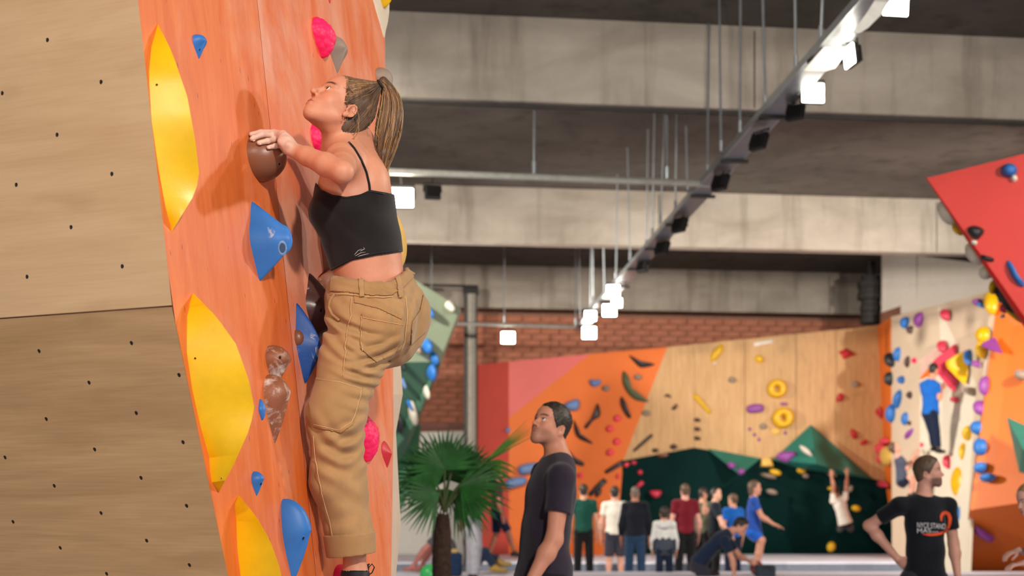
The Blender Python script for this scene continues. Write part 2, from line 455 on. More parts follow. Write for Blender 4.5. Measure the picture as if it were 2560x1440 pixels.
# ------------------------------------------------------------------ far climbing wall, panel by panel
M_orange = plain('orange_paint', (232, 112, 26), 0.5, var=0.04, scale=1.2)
M_redpink = plain('coral_paint', (226, 92, 80), 0.55, var=0.05, scale=1.2)
M_pink = plain('pink_paint', (230, 112, 106), 0.55, var=0.05, scale=1.2)
M_ply_far = wood_mat('far_plywood', (196, 150, 98), (222, 178, 124), False)
M_green = plain('dark_green_paint', (4, 38, 36), 0.8, var=0.1, scale=1, spec=0.1)
M_teal = plain('teal_paint', (38, 122, 108), 0.5, var=0.12, scale=2)
M_beige = plain('beige_wall', (212, 190, 166), 0.6, var=0.05, scale=1.5)
M_cream = plain('cream_wall', (226, 216, 196), 0.6, var=0.04, scale=1.5)
FY = 30.7
far_wall = empty('climbing_wall', (3, FY, 0.35)); tag(far_wall, 'long far climbing wall painted coral, orange, plywood and green', 'climbing wall', kind='structure')
def panel(name, pts, mat, parent, th=0.08, dirv=(0, 1, 0)):
    """pts: (px, py, Y)"""
    q = [P(*p) for p in pts]; mb = MB(); mb.prism(q, V(dirv) * th)
    return mb.build(name, mat, parent)
D = FY
panel('panel', [(1193, 912, D + 0.5), (1272, 904, D), (1272, 1400, D), (1193, 1400, D + 0.5)], M_redpink, far_wall)
panel('panel', [(1272, 904, D), (1475, 885, D), (1272, 1045, D)], M_pink, far_wall)
panel('panel', [(1475, 885, D), (1668, 868, D), (1558, 1152, D), (1538, 1400, D), (1272, 1400, D), (1272, 1045, D)], M_orange, far_wall)
ply_x = [(1668, 868), (1735, 861), (1862, 848), (1990, 835), (2090, 825), (2195, 815)]
low = {1735: 1119, 1862: 1141, 1990: 1160.5, 2090: 1180, 2195: 1203}
panel('panel', [(1668, 868, D), (1735, 861.3, D), (1735, 1119, D), (1558, 1152, D)], M_ply_far, far_wall)
for (xa, ya), (xb, yb) in zip(ply_x[1:-1], ply_x[2:]):
    m = wood_mat('far_plywood', (196 + random.randint(-5, 3), 150, 97), (222 + random.randint(-5, 4), 178, 123), False)
    panel('panel', [(xa + 0.7, ya, D), (xb - 0.7, yb, D), (xb - 0.7 + (20 if xb == 2195 else 0), low[xb], D), (xa + 0.7, low[xa], D)], m, far_wall)
# green cave: lip hangs over a back-sloping face
panel('green_panel', [(1558, 1152, D - 0.06), (1735, 1119, D - 0.06), (1900, 1147, D - 0.06), (1843, 1196, D - 0.05), (1700, 1400, D + 0.9), (1536, 1400, D + 0.4)], M_green, far_wall)
panel('green_panel', [(1900, 1147, D - 0.06), (1935, 1150, D - 0.06), (2180, 1197, D - 0.06), (2218, 1210, D), (2238, 1300, D + 0.3), (2240, 1400, D + 0.9), (1700, 1400, D + 0.9), (1843, 1196, D - 0.05)], M_green, far_wall)
# orange return strip
panel('panel', [(2195, 815, D), (2229, 792, D - 2.2), (2236, 1180, D - 2.2), (2300, 1440, D - 2.4), (2245, 1400, D - 0.4), (2215, 1200, D - 0.1)], M_orange, far_wall)
mb = MB()
def volume(name, label, apex, base, mat, parent=None):
    """faceted wooden volume: apex (px,py,Y) proud of base points on the wall"""
    b = [P(*q) for q in base]; a = P(*apex); n = len(b); mb = MB()
    mb.add(b + [a], [(i, (i + 1) % n, n) for i in range(n)] + [tuple(range(n))[::-1]])
    o = mb.build(name, mat, parent); 
    if label: tag(o, label, 'volume')
    return o
volume('wall_volume', 'small teal triangular volume pointing down over the dark green cave', (1850, 1188, D - 0.75), [(1768, 1121, D - 0.1), (1902, 1146, D - 0.1), (1866, 1160, D + 0.1)], M_teal)
volume('wall_volume', 'large teal pyramid volume with a peak above the dark green cave', (2040, 1160, D - 1.1), [(2028, 1062, D - 0.07), (1932, 1150, D - 0.12), (2000, 1172, D - 0.3), (2184, 1199, D - 0.12)], M_teal)

# ------------------------------------------------------------------ right hand climbing walls
right_wall = empty('climbing_wall', (8, 26, 0.35)); tag(right_wall, 'cream and beige climbing wall crowded with coloured holds', 'climbing wall', kind='structure')
def RY(px): return np.interp(px, [2228, 2475], [28.2, 24.9])
panel('panel', [(2228, 792, 28.2), (2345, 762, 26.6), (2352, 860, 26.4), (2300, 900, 27.0), (2300, 1440, 27.0), (2230, 1440, 28.2)], M_beige, right_wall, dirv=(0.8, 0.5, 0))
panel('pink_panel', [(2352, 860, 26.4), (2348, 890, 26.4), (2300, 945, 27.0), (2300, 900, 27.0)], plain('pale_pink_paint', (226, 186, 172), 0.6), right_wall, dirv=(0.8, 0.5, 0))
panel('orange_panel', [(2348, 890, 26.4), (2347, 930, 26.4), (2300, 950, 27.0), (2300, 945, 27.0)], M_orange, right_wall, dirv=(0.8, 0.5, 0))
panel('panel', [(2347, 930, 26.4), (2352, 860, 26.4), (2345, 762, 26.6), (2392, 860, 25.9), (2440, 960, 25.2), (2420, 1440, 24.2), (2300, 1440, 27.0), (2300, 950, 27.0)], M_cream, right_wall, dirv=(0.8, 0.5, 0))
panel('panel', [(2345, 762, 26.6), (2477, 728, 24.9), (2492, 760, 24.7), (2440, 1130, 24.6), (2420, 1300, 24.5), (2440, 960, 25.2), (2392, 860, 25.9)], M_beige, right_wall, dirv=(0.8, 0.5, 0))
orange_wall = empty('climbing_wall', (9, 24, 0.0)); tag(orange_wall, 'leaning orange climbing wall with a darker receding foot', 'climbing wall', kind='structure')
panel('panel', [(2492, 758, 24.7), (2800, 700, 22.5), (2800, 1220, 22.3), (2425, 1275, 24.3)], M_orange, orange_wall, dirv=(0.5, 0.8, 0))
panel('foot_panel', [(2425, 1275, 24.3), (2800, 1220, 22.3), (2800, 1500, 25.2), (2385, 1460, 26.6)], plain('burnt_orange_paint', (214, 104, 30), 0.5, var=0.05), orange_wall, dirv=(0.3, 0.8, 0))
# white boarding and brick strip above the right hand wall
up = 31.0
panel('wall_boarding', [(2207, 628, up), (2700, 640, up), (2700, 690, up - 2), (2205, 795, up)], M_offwhite, None, 0.1)
tag(bpy.data.objects['wall_boarding'], 'pale boarding above the brick strip at the right of the hall', 'wall', kind='structure')
o = panel('brick_strip', [(2203, 782, up - 0.2), (2470, 688, up - 0.2), (2700, 640, up - 0.2), (2700, 700, up - 0.2), (2203, 808, up - 0.2)], plain('brown_brick', (128, 84, 66), 0.9, var=0.3, scale=3), None, 0.1)
tag(o, 'narrow sloping strip of brown brick above the cream climbing wall', 'wall', kind='structure')
for k, (a, b, rr) in enumerate((((2293, 632), (2293, 756), 0.05), ((2328, 632), (2384, 712), 0.06))):
    mb = MB(); mb.tube([P(a[0], a[1], up - 0.35), P(b[0], b[1], up - 0.35)], rr * 0.5, 8)
    tag(mb.build('roof_strut', plain('grey_strut', (150, 144, 138), 0.6)), ['upright thin grey strut in front of the pale boarding', 'slanting grey strut in front of the pale boarding'][k], 'strut')
mb = MB(); mb.tube([P(2383, 705, up - 0.4), P(2382, 752, up - 0.4)], 0.05, 8)
tag(mb.build('drain_pipe', M_offwhite), 'short pale pipe crossing the brown brick strip', 'pipe')
e = empty('air_duct', P(2175, 740, 31.5)); tag(e, 'dark ribbed air duct hanging in the corner below the beam', 'duct')
mb = MB()
for k in range(8):
    y0 = 690 + k * 15; rr = 0.21 + 0.02 * (k % 2) + (0.06 if k in (1, 2, 3) else 0)
    mb.tube([P(2176, y0, 31.5), P(2176, y0 + 14, 31.5)], rr, 12)
mb.build('duct_body', plain('duct_black', (48, 44, 42), 0.6, var=0.3), e)
mb = MB(); mb.tube([P(2176, 655, 31.5), P(2176, 690, 31.5)], 0.1, 10); mb.build('duct_neck', M_black, e)
# red prow hanging in at the right
prow = empty('climbing_wall', P(2500, 800, 14)); tag(prow, 'red overhanging prow of a climbing wall with white chunky holds on its edge', 'climbing wall', kind='structure')
M_red = plain('red_paint', (208, 40, 28), 0.45, var=0.05, scale=1.5)
PRY = lambda px: 14.6 - (px - 2317) / 243 * 0.22
panel('red_panel', [(2317, 445, PRY(2317)), (2800, 325, PRY(2800)), (2800, 1130, PRY(2800) + 0.2), (2560, 812, PRY(2560) + 0.15)], M_red, prow, 0.03)
panel('side_panel', [(2318, 447, PRY(2317) + 0.04), (2560, 813, PRY(2560) + 0.2), (2800, 1131, PRY(2800) + 0.25), (2800, 900, 17.5), (2560, 620, 17.5)], plain('prow_side', (200, 176, 150), 0.6), prow, 0.03)

# grey-green prow behind the tower
gp = empty('climbing_wall', P(1060, 1200, 20)); gp.location.z = 0.35; tag(gp, 'grey green overhanging climbing wall behind the orange tower', 'climbing wall', kind='structure')
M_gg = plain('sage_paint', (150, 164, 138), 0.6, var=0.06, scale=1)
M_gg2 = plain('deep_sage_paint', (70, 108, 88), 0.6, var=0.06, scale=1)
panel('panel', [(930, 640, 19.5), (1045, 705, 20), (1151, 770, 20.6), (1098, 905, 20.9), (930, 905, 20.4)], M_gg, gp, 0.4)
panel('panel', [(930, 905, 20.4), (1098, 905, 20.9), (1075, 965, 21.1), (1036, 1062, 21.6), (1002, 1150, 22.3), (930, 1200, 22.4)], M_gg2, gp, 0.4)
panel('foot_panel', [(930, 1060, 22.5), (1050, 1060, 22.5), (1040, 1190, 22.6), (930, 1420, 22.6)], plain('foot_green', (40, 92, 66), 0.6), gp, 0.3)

# ------------------------------------------------------------------ near orange tower
A0 = P(385, 345, 3.75)
W = Plane(A0, V((0.972, -0.235, 0.109)))
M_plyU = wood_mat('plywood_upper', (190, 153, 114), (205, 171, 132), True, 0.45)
M_plyL = wood_mat('plywood_lower', (164, 127, 88), (190, 152, 110), True, 0.9)  # darker sheet, with the overhang's shade also put into its colour
M_ow1 = wood_mat('orange_stained_plywood', (216, 96, 32), (234, 128, 66), False, 0.6, fleck=(140, 58, 26), chalk=(0.54, 0.9, 0.4), rough=0.42)
M_ow2 = wood_mat('orange_stained_plywood_chalk_sheen', (218, 100, 46), (236, 134, 82), False, 0.6, fleck=(150, 70, 44), chalk=(0.42, 0.8, 0.6), rough=0.42)  # lighter right half: chalk plus the sheen of light, put into the colour
tower = empty('climbing_tower', (A0.x, A0.y, 0)); tag(tower, 'orange stained climbing tower with a bare plywood side', 'climbing wall', kind='structure')
def arris(py): return float(np.interp(py, [-1400, 765, 1440, 2370], [190, 430, 570, 765]))
def redge(py): return float(np.interp(py, [-1400, 0, 300, 1000, 1440, 2370], [948, 962, 964, 985, 978, 972]))
seam0 = W.hit(745, 1000)
ps = list(range(-1400, 2371, 130))
def slab(name, pts, mat, n, th, parent):
    mb = MB(); mb.prism(pts, V((-0.55, 0.83, 0)) * th); return mb.build(name, mat, parent)
def seam_px(py):
    lo, hi = -2.0, 2.5
    for _ in range(40):
        mid = (lo + hi) / 2; p = seam0 + W.w * mid
        if topx(p)[1] > py: lo = mid
        else: hi = mid
    return topx(seam0 + W.w * lo)[0]
left_ = [W.hit(arris(p), p) for p in ps]; mid_ = [W.hit(min(seam_px(p), redge(p) - 20), p) for p in ps]; right_ = [W.hit(redge(p), p) for p in ps]
slab('orange_panel', left_ + [m - W.t * 0.0015 for m in mid_[::-1]], M_ow1, W.n, 0.03, tower)
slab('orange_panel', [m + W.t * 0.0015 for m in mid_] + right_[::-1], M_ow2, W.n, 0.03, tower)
# plywood side
a_top, a_mid, a_bot = W.hit(arris(-1400), -1400), W.hit(430, 765), W.hit(arris(2370), 2370)
cl = a_mid.copy(); k = 1.16; cl = P(-560, HY - (HY - 765) / k, a_mid.y * k); cl.z = a_mid.z
PU = Plane.of(a_top, a_mid, cl); PLo = Plane.of(a_mid, W.hit(570, 1440), cl)
def holed_panel(name, plane, outer, holes, r, th, mat, parent):
    """plywood sheet with real drilled holes"""
    pts = []; edges = []; faces_in = []
    def loop(ps):
        b = len(pts); pts.extend(ps); edges.extend((b + i, b + (i + 1) % len(ps)) for i in range(len(ps)))
        return list(range(b, b + len(ps)))
    loop([V(plane.loc(p)[:2]) for p in outer]); rings = []
    for h in holes:
        c = V(plane.loc(h)[:2]); rings.append((c, loop([c + V((math.cos(t), math.sin(t))) * r for t in np.linspace(0, 2 * math.pi, 12, endpoint=False)])))
    vs, es, fs, *_ = delaunay_2d_cdt(pts, edges, [], 1, 1e-6)
    keep = []
    for f in fs:
        c = sum((vs[i] for i in f), V((0, 0))) / len(f)
        if all((c - hc).length > r * 0.97 for hc, _ in rings): keep.append(tuple(f))
    mb = MB(); V3 = [plane.at(v[0], v[1]) for v in vs]; mb.add(V3, keep)
    for hc, ring in rings:
        top = [plane.at(*(hc + V((math.cos(t), math.sin(t))) * r)) for t in np.linspace(0, 2 * math.pi, 12, endpoint=False)]
        bot = [p - plane.n * th for p in top]; n = 12
        mb.add(top + bot, [(i, (i + 1) % n, n + (i + 1) % n, n + i) for i in range(n)], 0)
    n = len(outer); out = [V(p) for p in outer]; back = [p + V((-0.75, 0.66, 0)) * th for p in out]
    mb.add(out + back, [(i, (i + 1) % n, n + (i + 1) % n, n + i) for i in range(n)] + [tuple(range(n, 2 * n))])
    o = mobj(name, mb.v, mb.f, mat, parent)
    for hc, _ in rings:
        m2 = MB(); c = plane.at(hc[0], hc[1], -th * 0.12)
        m2.add([c + (plane.t * math.cos(t) + plane.w * math.sin(t)) * r * 1.02 for t in np.linspace(0, 2 * math.pi, 10, endpoint=False)], [tuple(range(10))])
        m2.build('t_nut_shade', M_black, o)  # black disc just inside the mouth, the hole's shade put into its colour
    return o
hu = [(118, 100), (252, 205), (5, 233), (142, 337), (279, 435), (40, 462), (177, 568), (305, 666), (67, 692)]
hl = [(97, 878), (328, 858), (222, 957), (447, 938), (115, 1048), (340, 1033), (12, 1144), (236, 1124), (457, 1106), (135, 1215), (352, 1195), (32, 1305), (252, 1283), (466, 1265), (150, 1370), (366, 1352), (266, 1435), (473, 1413)]
tl = PU.hit(-560, -1400)
holed_panel('plywood_panel', PU, [a_top, W.hit(arris(0), 0), a_mid + V((0, 0, 0.002)), cl + V((0, 0, 0.002)), tl], [PU.hit(*h) for h in hu], 0.0062, 0.02, M_plyU, tower)
bl = PLo.hit(-560, 2370)
holed_panel('plywood_panel', PLo, [a_mid - V((0, 0, 0.002)), W.hit(570, 1440), PLo.hit(arris(2370), 2370), bl, cl - V((0, 0, 0.002))], [PLo.hit(*h) for h in hl], 0.0062, 0.02, M_plyL, tower)
# back cheek of the tower, seen as a sliver past the orange edge
e1 = [W.hit(redge(p), p) for p in (-1400, 0, 500, 850)]
chk = [(1005, 700), (998, 860), (1007, 985), (990, 1080), (1002, 1310), (990, 1440)]
strip_in = [W.hit(redge(p) - 2, p) - W.n * 0.02 for _, p in chk]
strip_out = [P(x, y, i.y + 0.55) for (x, y), i in zip(chk, strip_in)]
mb = MB(); n = len(chk)
mb.add(strip_in + strip_out, [(i, i + 1, n + i + 1, n + i) for i in range(n - 1)])
M_sliver = plain('pale_tower_side', (222, 200, 178), 0.6, var=0.05)
mb.build('side_panel', M_sliver, tower)
back = [W.hit(arris(p) + 12, p) + V((-0.55, 0.83, 0)) * 0.05 for p in (-1400, 2370)] + [W.hit(redge(p) - 6, p) + V((-0.55, 0.83, 0)) * 0.05 for p in (2370, -1400)]
mb = MB(); mb.prism([back[0], back[1], back[2], back[3]], -W.n * 0.02); mb.build('backing_frame', M_plyL, tower)
# ------------------------------------------------------------------ climbing holds
C = {'yellow': hold_mat('hold_yellow', (228, 178, 4), 0.36), 'blue': hold_mat('hold_blue', (44, 112, 190), 0.5, 0.12), 'deepblue': hold_mat('hold_deep_blue', (18, 74, 150), 0.5, 0.2),
     'pink': hold_mat('hold_pink', (248, 24, 96), 0.55), 'grey': hold_mat('hold_grey', (150, 132, 118), 0.6), 'brown': hold_mat('hold_brown', (134, 78, 50), 0.5, 0.64),
     'plainbrown': hold_mat('hold_smooth_brown', (122, 74, 50), 0.38, 0.15), 'darkbrown': hold_mat('hold_dark_brown', (74, 46, 42), 0.35, 0.1), 'red': hold_mat('hold_red', (196, 36, 48), 0.5, 0.3),
     'cream': hold_mat('hold_cream', (214, 198, 176), 0.6), 'paleyellow': hold_mat('hold_pale_yellow', (232, 186, 92), 0.6),
     'black': hold_mat('hold_black', (38, 38, 42), 0.45), 'purple': hold_mat('hold_purple', (140, 66, 150), 0.5), 'white': hold_mat('hold_white', (228, 220, 206), 0.5),
     'coral': hold_mat('hold_coral', (242, 74, 92), 0.5), 'olive': hold_mat('hold_olive', (84, 96, 66), 0.5), 'slate': hold_mat('hold_slate_blue', (104, 134, 186), 0.5),
     'crimson': hold_mat('hold_crimson', (202, 52, 78), 0.45), 'teal': M_teal, 'gold': hold_mat('hold_gold', (226, 178, 20), 0.45)}
M_bolt = plain('bolt_steel', (150, 150, 152), 0.3, 0.9)
M_hole = plain('hole_shade', (20, 14, 12), 0.8)
def dome(plane, c, outline, h, peak=(0, 0), style='dome', rings=12, flat=0.0):
    """hold body: outline [(s,t)] metres about c on the plane, rising to h; style dome / cone / flat"""
    cs, ct, _ = plane.loc(c); n = len(outline); v = []; f = []; hmin = max(1e-6, peak[1] - min(t for s, t in outline))
    for k in range(rings + 1):
        a = k / rings
        if style == 'dome': g = 1 - math.cos(a * math.pi / 2) ** 1.0; z = math.sin(a * math.pi / 2)
        elif style in ('drop', 'tent', 'nose'): g = z = 0
        elif style == 'cone': g = a; z = a ** 0.9
        else: g = a ** 3; z = 1 - (1 - a) ** 2.2
        g = g * (1 - flat)
        for (s, t) in outline:
            if style == 'drop':      # round above the peak, straight taper into the tail below it
                m_ = min(1.0, max(0.0, (peak[1] - t) / (0.6 * hmin))); gd = 1 - math.cos(a * math.pi / 2); zd = math.sin(a * math.pi / 2)
                g = gd * (1 - m_) + a * m_; z = zd * (1 - m_) + (1 - (1 - a) ** 1.25) * m_
            elif style == 'nose':
                if a < 0.6: g = 0.66 * a / 0.6; z = 0.80 * a / 0.6
                else: b_ = (a - 0.6) / 0.4 * math.pi / 2; g = 0.66 + 0.34 * (1 - math.cos(b_)); z = 0.80 + 0.20 * math.sin(b_)
            elif style == 'tent': g = a; z = 1 - (1 - a) ** 1.5
            v.append(plane.at(cs + s * (1 - g) + peak[0] * g, ct + t * (1 - g) + peak[1] * g, h * z - 0.002 * (k == 0)))
    for k in range(rings):
        for i in range(n):
            f.append((k * n + i, k * n + (i + 1) % n, (k + 1) * n + (i + 1) % n, (k + 1) * n + i))
    f.append(tuple(range(rings * n, rings * n + n)))
    return v, f
def smooth_outline(pts, m=28):
    """closed Catmull-Rom resample"""
    n = len(pts); out = []
    for i in range(m):
        u = i / m * n; k = int(u); t = u - k
        p = [V(pts[(k + j - 1) % n]) for j in range(4)]
        q = 0.5 * ((2 * p[1]) + (-p[0] + p[2]) * t + (2 * p[0] - 5 * p[1] + 4 * p[2] - p[3]) * t * t + (-p[0] + 3 * p[1] - 3 * p[2] + p[3]) * t ** 3)
        out.append((q[0], q[1]))
    return out
ROUND = [(math.cos(a), math.sin(a)) for a in np.linspace(0, 2 * math.pi, 24, endpoint=False)]
DROP = smooth_outline([(0, 1), (0.75, 0.72), (1, 0.25), (0.7, -0.3), (0.25, -0.75), (0, -1), (-0.25, -0.75), (-0.7, -0.3), (-1, 0.25), (-0.75, 0.72)])
LEAF = smooth_outline([(0, 1), (0.5, 0.55), (0.95, 0.0), (0.5, -0.6), (0, -1), (-0.5, -0.6), (-0.95, 0.0), (-0.5, 0.55)])
HALF = smooth_outline([(-0.4, 1), (0.5, 0.95), (1, 0.4), (0.75, -0.3), (0.1, -1), (-0.3, -0.6), (-0.7, 0.2)])
def outline_of(kind, ws, hs): return [(s * ws, t * hs) for s, t in kind]
def add_bolt(o, plane, s, t, z, r=0.006, recess=True, axis=None):
    mb = MB(); nrm = axis or plane.n; c = plane.at(s, t, z)
    a = nrm.orthogonal().normalized(); b = nrm.cross(a)
    ring = lambda rr, d: [c + nrm * d + (a * math.cos(x) + b * math.sin(x)) * rr for x in np.linspace(0, 2 * math.pi, 12, endpoint=False)]
    n = 12
    mb.add(ring(r, 0.0005) + ring(r * 0.6, 0.0018) + ring(r * 0.6, -0.001), [(i, (i + 1) % n, n + (i + 1) % n, n + i) for i in range(n)] + [(n + i, n + (i + 1) % n, 2 * n + (i + 1) % n, 2 * n + i) for i in range(n)] + [tuple(range(2 * n, 3 * n))])
    b_ = mb.build('bolt', M_bolt, o); return b_
def pocket(o, c, nrm, r, up=None, ratio=1.0, mat=None, name='pocket', bvh=None):
    """finger pocket, not carved: its shade is a dark disc inside a soft raised rim"""
    mb = MB(); a = (up or V((0, 0, 1))).cross(nrm).normalized(); b = nrm.cross(a); n = 16
    def ring(rr, d):
        out = []
        for x in np.linspace(0, 2 * math.pi, n, endpoint=False):
            q = c + a * (math.cos(x) * rr * ratio) + b * (math.sin(x) * rr)
            if bvh is not None:
                hq = bvh.ray_cast(q + nrm * 0.03, -nrm, 0.06)[0]
                if hq is not None: q = hq
            out.append(q + nrm * d)
        return out
    prof = [(1.25, -0.0005), (1.1, 0.0014), (0.95, 0.0014), (0.8, 0.0006)]
    vs = sum((ring(r * k, d) for k, d in prof), [])
    mb.add(vs, [(k * n + i, k * n + (i + 1) % n, (k + 1) * n + (i + 1) % n, (k + 1) * n + i) for k in range(len(prof) - 1) for i in range(n)], 0)
    mb.add(ring(r * 0.8, 0.0006) + ring(r * 0.4, 0.0005), [(i, (i + 1) % n, n + (i + 1) % n, n + i) for i in range(n)] + [tuple(range(n, 2 * n))], 1)  # disc on the surface, shade of the hollow put into its colour
    return mb.build(name, None, o, True, [mat or o.data.materials[0], M_hole if mat is None else plain('pocket_shade', (54, 76, 110), 0.8)])
def surf_pocket(o, px, py, r, ratio=1.0, name='bolt_hole', mat=None):
    """pocket on the surface of hold o where the photo shows it"""
    bvh = BVHTree.FromPolygons([v.co for v in o.data.vertices], [p.vertices for p in o.data.polygons])
    d = V(((px - HX) / FPX, 1, -(py - HY) / FPX)).normalized()
    loc, nrm, *_ = bvh.ray_cast(CAMP, d)
    if loc is None: return None
    if nrm.dot(d) > 0: nrm = -nrm
    return pocket(o, loc, nrm, r, ratio=ratio, name=name, bvh=bvh, mat=mat)
def hold(label, color, plane, px, py, ws, hs, h, kind=DROP, style='dome', peak=(0, 0), name='climbing_hold', flat=0.0, group=None, bolt=True, smooth=True, rot=0.0):
    c = plane.hit(px, py); ol = outline_of(kind, ws, hs)
    if rot:
        ca, sa = math.cos(rot), math.sin(rot); ol = [(s * ca - t * sa, s * sa + t * ca) for s, t in ol]
    v, f = dome(plane, c, ol, h, peak, style, flat=flat)
    mb = MB(); mb.add(v, f); o = mb.build(name, C[color], None, smooth)
    tag(o, label, 'climbing hold', group)
    return o
def fin(label, left, ridge, hmax, color='yellow', back=0.05):
    """blade shaped volume: outer edge on the wall, ridge proud of it, second face falling back behind"""
    def res(pts, n=18):
        q = np.array(pts, float); d = np.r_[0, np.cumsum(np.hypot(*np.diff(q, axis=0).T))]; t = np.linspace(0, d[-1], n)
        return np.stack([np.interp(t, d, q[:, 0]), np.interp(t, d, q[:, 1])], 1)
    L, R = res(left), res(ridge); n = len(L); K = 7; v = []; f = []
    for i in range(n):
        t = i / (n - 1); hh = hmax * max(0.0, math.sin(math.pi * t)) ** 0.75 + 0.002
        a = W.hit(L[i, 0], L[i, 1], 0.0); r = W.hit(R[i, 0], R[i, 1], hh)
        s, w_, z = W.loc(r); b = W.at(s + back * math.sin(math.pi * t) + 0.001, w_, 0.0)
        mid = (a + r) / 2 + W.n * (0.012 * math.sin(math.pi * t))
        for k in range(K):
            u = k / (K - 1); v.append(a * (1 - u) ** 2 + mid * 2 * u * (1 - u) + r * u * u)
        v += [r + (b - r) * 0.08, b]
    m = K + 2
    for i in range(n - 1):
        for k in range(m - 1): f.append((i * m + k, i * m + k + 1, (i + 1) * m + k + 1, (i + 1) * m + k))
    mb = MB(); mb.add(v, f); o = mb.build('fin_volume', C[color], None, True)
    o.data.set_sharp_from_angle(angle=0.6); tag(o, label, 'volume')
    return o
y1 = fin('long yellow blade volume with its tip above the small blue hold', [(395, 60), (378, 120), (372, 190), (379, 300), (396, 420), (412, 510), (430, 578)], [(395, 60), (430, 130), (468, 240), (488, 350), (498, 430), (490, 480), (430, 578)], 0.10)
y2 = fin('broad yellow blade volume beside the stacked brown teardrops', [(483, 733), (468, 790), (467, 880), (480, 970), (500, 1060), (525, 1150), (548, 1230)], [(483, 733), (540, 790), (590, 860), (622, 950), (636, 1020), (625, 1070), (585, 1160), (548, 1230)], 0.15)
y3 = fin('lowest yellow blade volume beside the angular blue hold', [(597, 1238), (591, 1300), (593, 1370), (603, 1450), (625, 1550), (650, 1620)], [(597, 1238), (640, 1290), (675, 1350), (700, 1420), (712, 1490), (690, 1580), (650, 1620)], 0.12)
for o, q in ((y1, (392, 212)), (y2, (488, 896)), (y2, (553, 1195))): surf_pocket(o, q[0], q[1], 0.0035)
WH = [  # label, colour, px, py (base centre), half width along wall, half height, height off wall, outline, style, peak
    ('small blue drop hold near the top of the orange wall', 'blue', 494, 118, 0.030, 0.036, 0.028, DROP, 'drop', (0, 0.016)),
    ('blue cone hold with a chalky pocket in its nose', 'blue', 640, 603, 0.05, 0.125, 0.118, LEAF, 'nose', (0.0, -0.012)),
    ('long deep blue drop hold behind the small brown knob', 'deepblue', 752, 858, 0.045, 0.135, 0.068, LEAF, 'tent', (0.0, -0.015)),
    ('little brown knob hold in front of the long deep blue hold', 'plainbrown', 742, 846, 0.02, 0.028, 0.024, ROUND, 'dome', (0, 0)),
    ('big dark brown hold under the climber\'s far hand', 'darkbrown', 783, 768, 0.07, 0.118, 0.085, LEAF, 'tent', (0, -0.03)),
    ('chalky brown hold stacked above the brown teardrop', 'brown', 680, 916, 0.045, 0.065, 0.062, DROP, 'drop', (0, 0.012)),
    ('brown teardrop hold with white chalk and a long pointed tail', 'brown', 678, 1024, 0.045, 0.107, 0.066, DROP, 'drop', (0, 0.045)),
    ('tiny blue hold touching the brown teardrop', 'blue', 652, 1024, 0.018, 0.032, 0.014, LEAF, 'dome', (0, 0)),
    ('small blue drop hold with a bare bolt', 'blue', 638, 1210, 0.024, 0.037, 0.028, DROP, 'drop', (0, 0.012)),
    ('angular blue hold with a long tapering tail', 'blue', 722, 1355, 0.06, 0.125, 0.074, HALF, 'drop', (0, 0.03)),
    ('pink scaly dome hold high on the orange wall', 'pink', 798, 98, 0.09, 0.071, 0.058, HALF, 'dome', (0, 0.0)),
    ('smooth grey leaf hold behind the pink scaly dome', 'grey', 838, 138, 0.07, 0.070, 0.046, DROP, 'drop', (0, 0.02)),
    ('grey rounded hold on the edge of the tower above her ponytail', 'grey', 952, 208, 0.06, 0.062, 0.05, DROP, 'dome', (0, 0.02)),
    ('pink ribbed hold half hidden behind the climber\'s neck', 'pink', 795, 350, 0.07, 0.062, 0.05, ROUND, 'dome', (0, 0)),
    ('pink ribbed dome hold behind the climber\'s shin', 'pink', 908, 1098, 0.10, 0.086, 0.055, HALF, 'dome', (0, 0)),
    ('small red hold with a white chalked face near the tower edge', 'red', 964, 1136, 0.05, 0.053, 0.026, DROP, 'cone', (0, 0)),
    ('pink hold under the climber\'s shoe', 'pink', 852, 1448, 0.07, 0.05, 0.05, ROUND, 'dome', (0, 0)),
    ('tip of a red hold at the top of the orange wall', 'red', 820, -30, 0.05, 0.062, 0.02, DROP, 'cone', (0, 0)),
    ('cream pointed hold at the top corner of the orange wall', 'cream', 950, 0, 0.13, 0.16, 0.004, DROP, 'flat', (0, 0)),
    ('yellow hold poking past the top corner of the tower', 'yellow', 950, -40, 0.10, 0.105, 0.06, DROP, 'dome', (0, 0)),
    ('pale yellow round hold bulging behind the climber\'s back', 'paleyellow', 962, 600, 0.16, 0.14, 0.075, ROUND, 'dome', (0, 0)),
]
HO = {}
for lb, col, px, py, ws, hs, h, kd, st, pk in WH:
    HO[lb] = (hold(lb, col, W, px, py, ws, hs, h, kd, st, pk, flat=0.0), lb)
byl = lambda s: next(o for o, l in HO.values() if s in l)
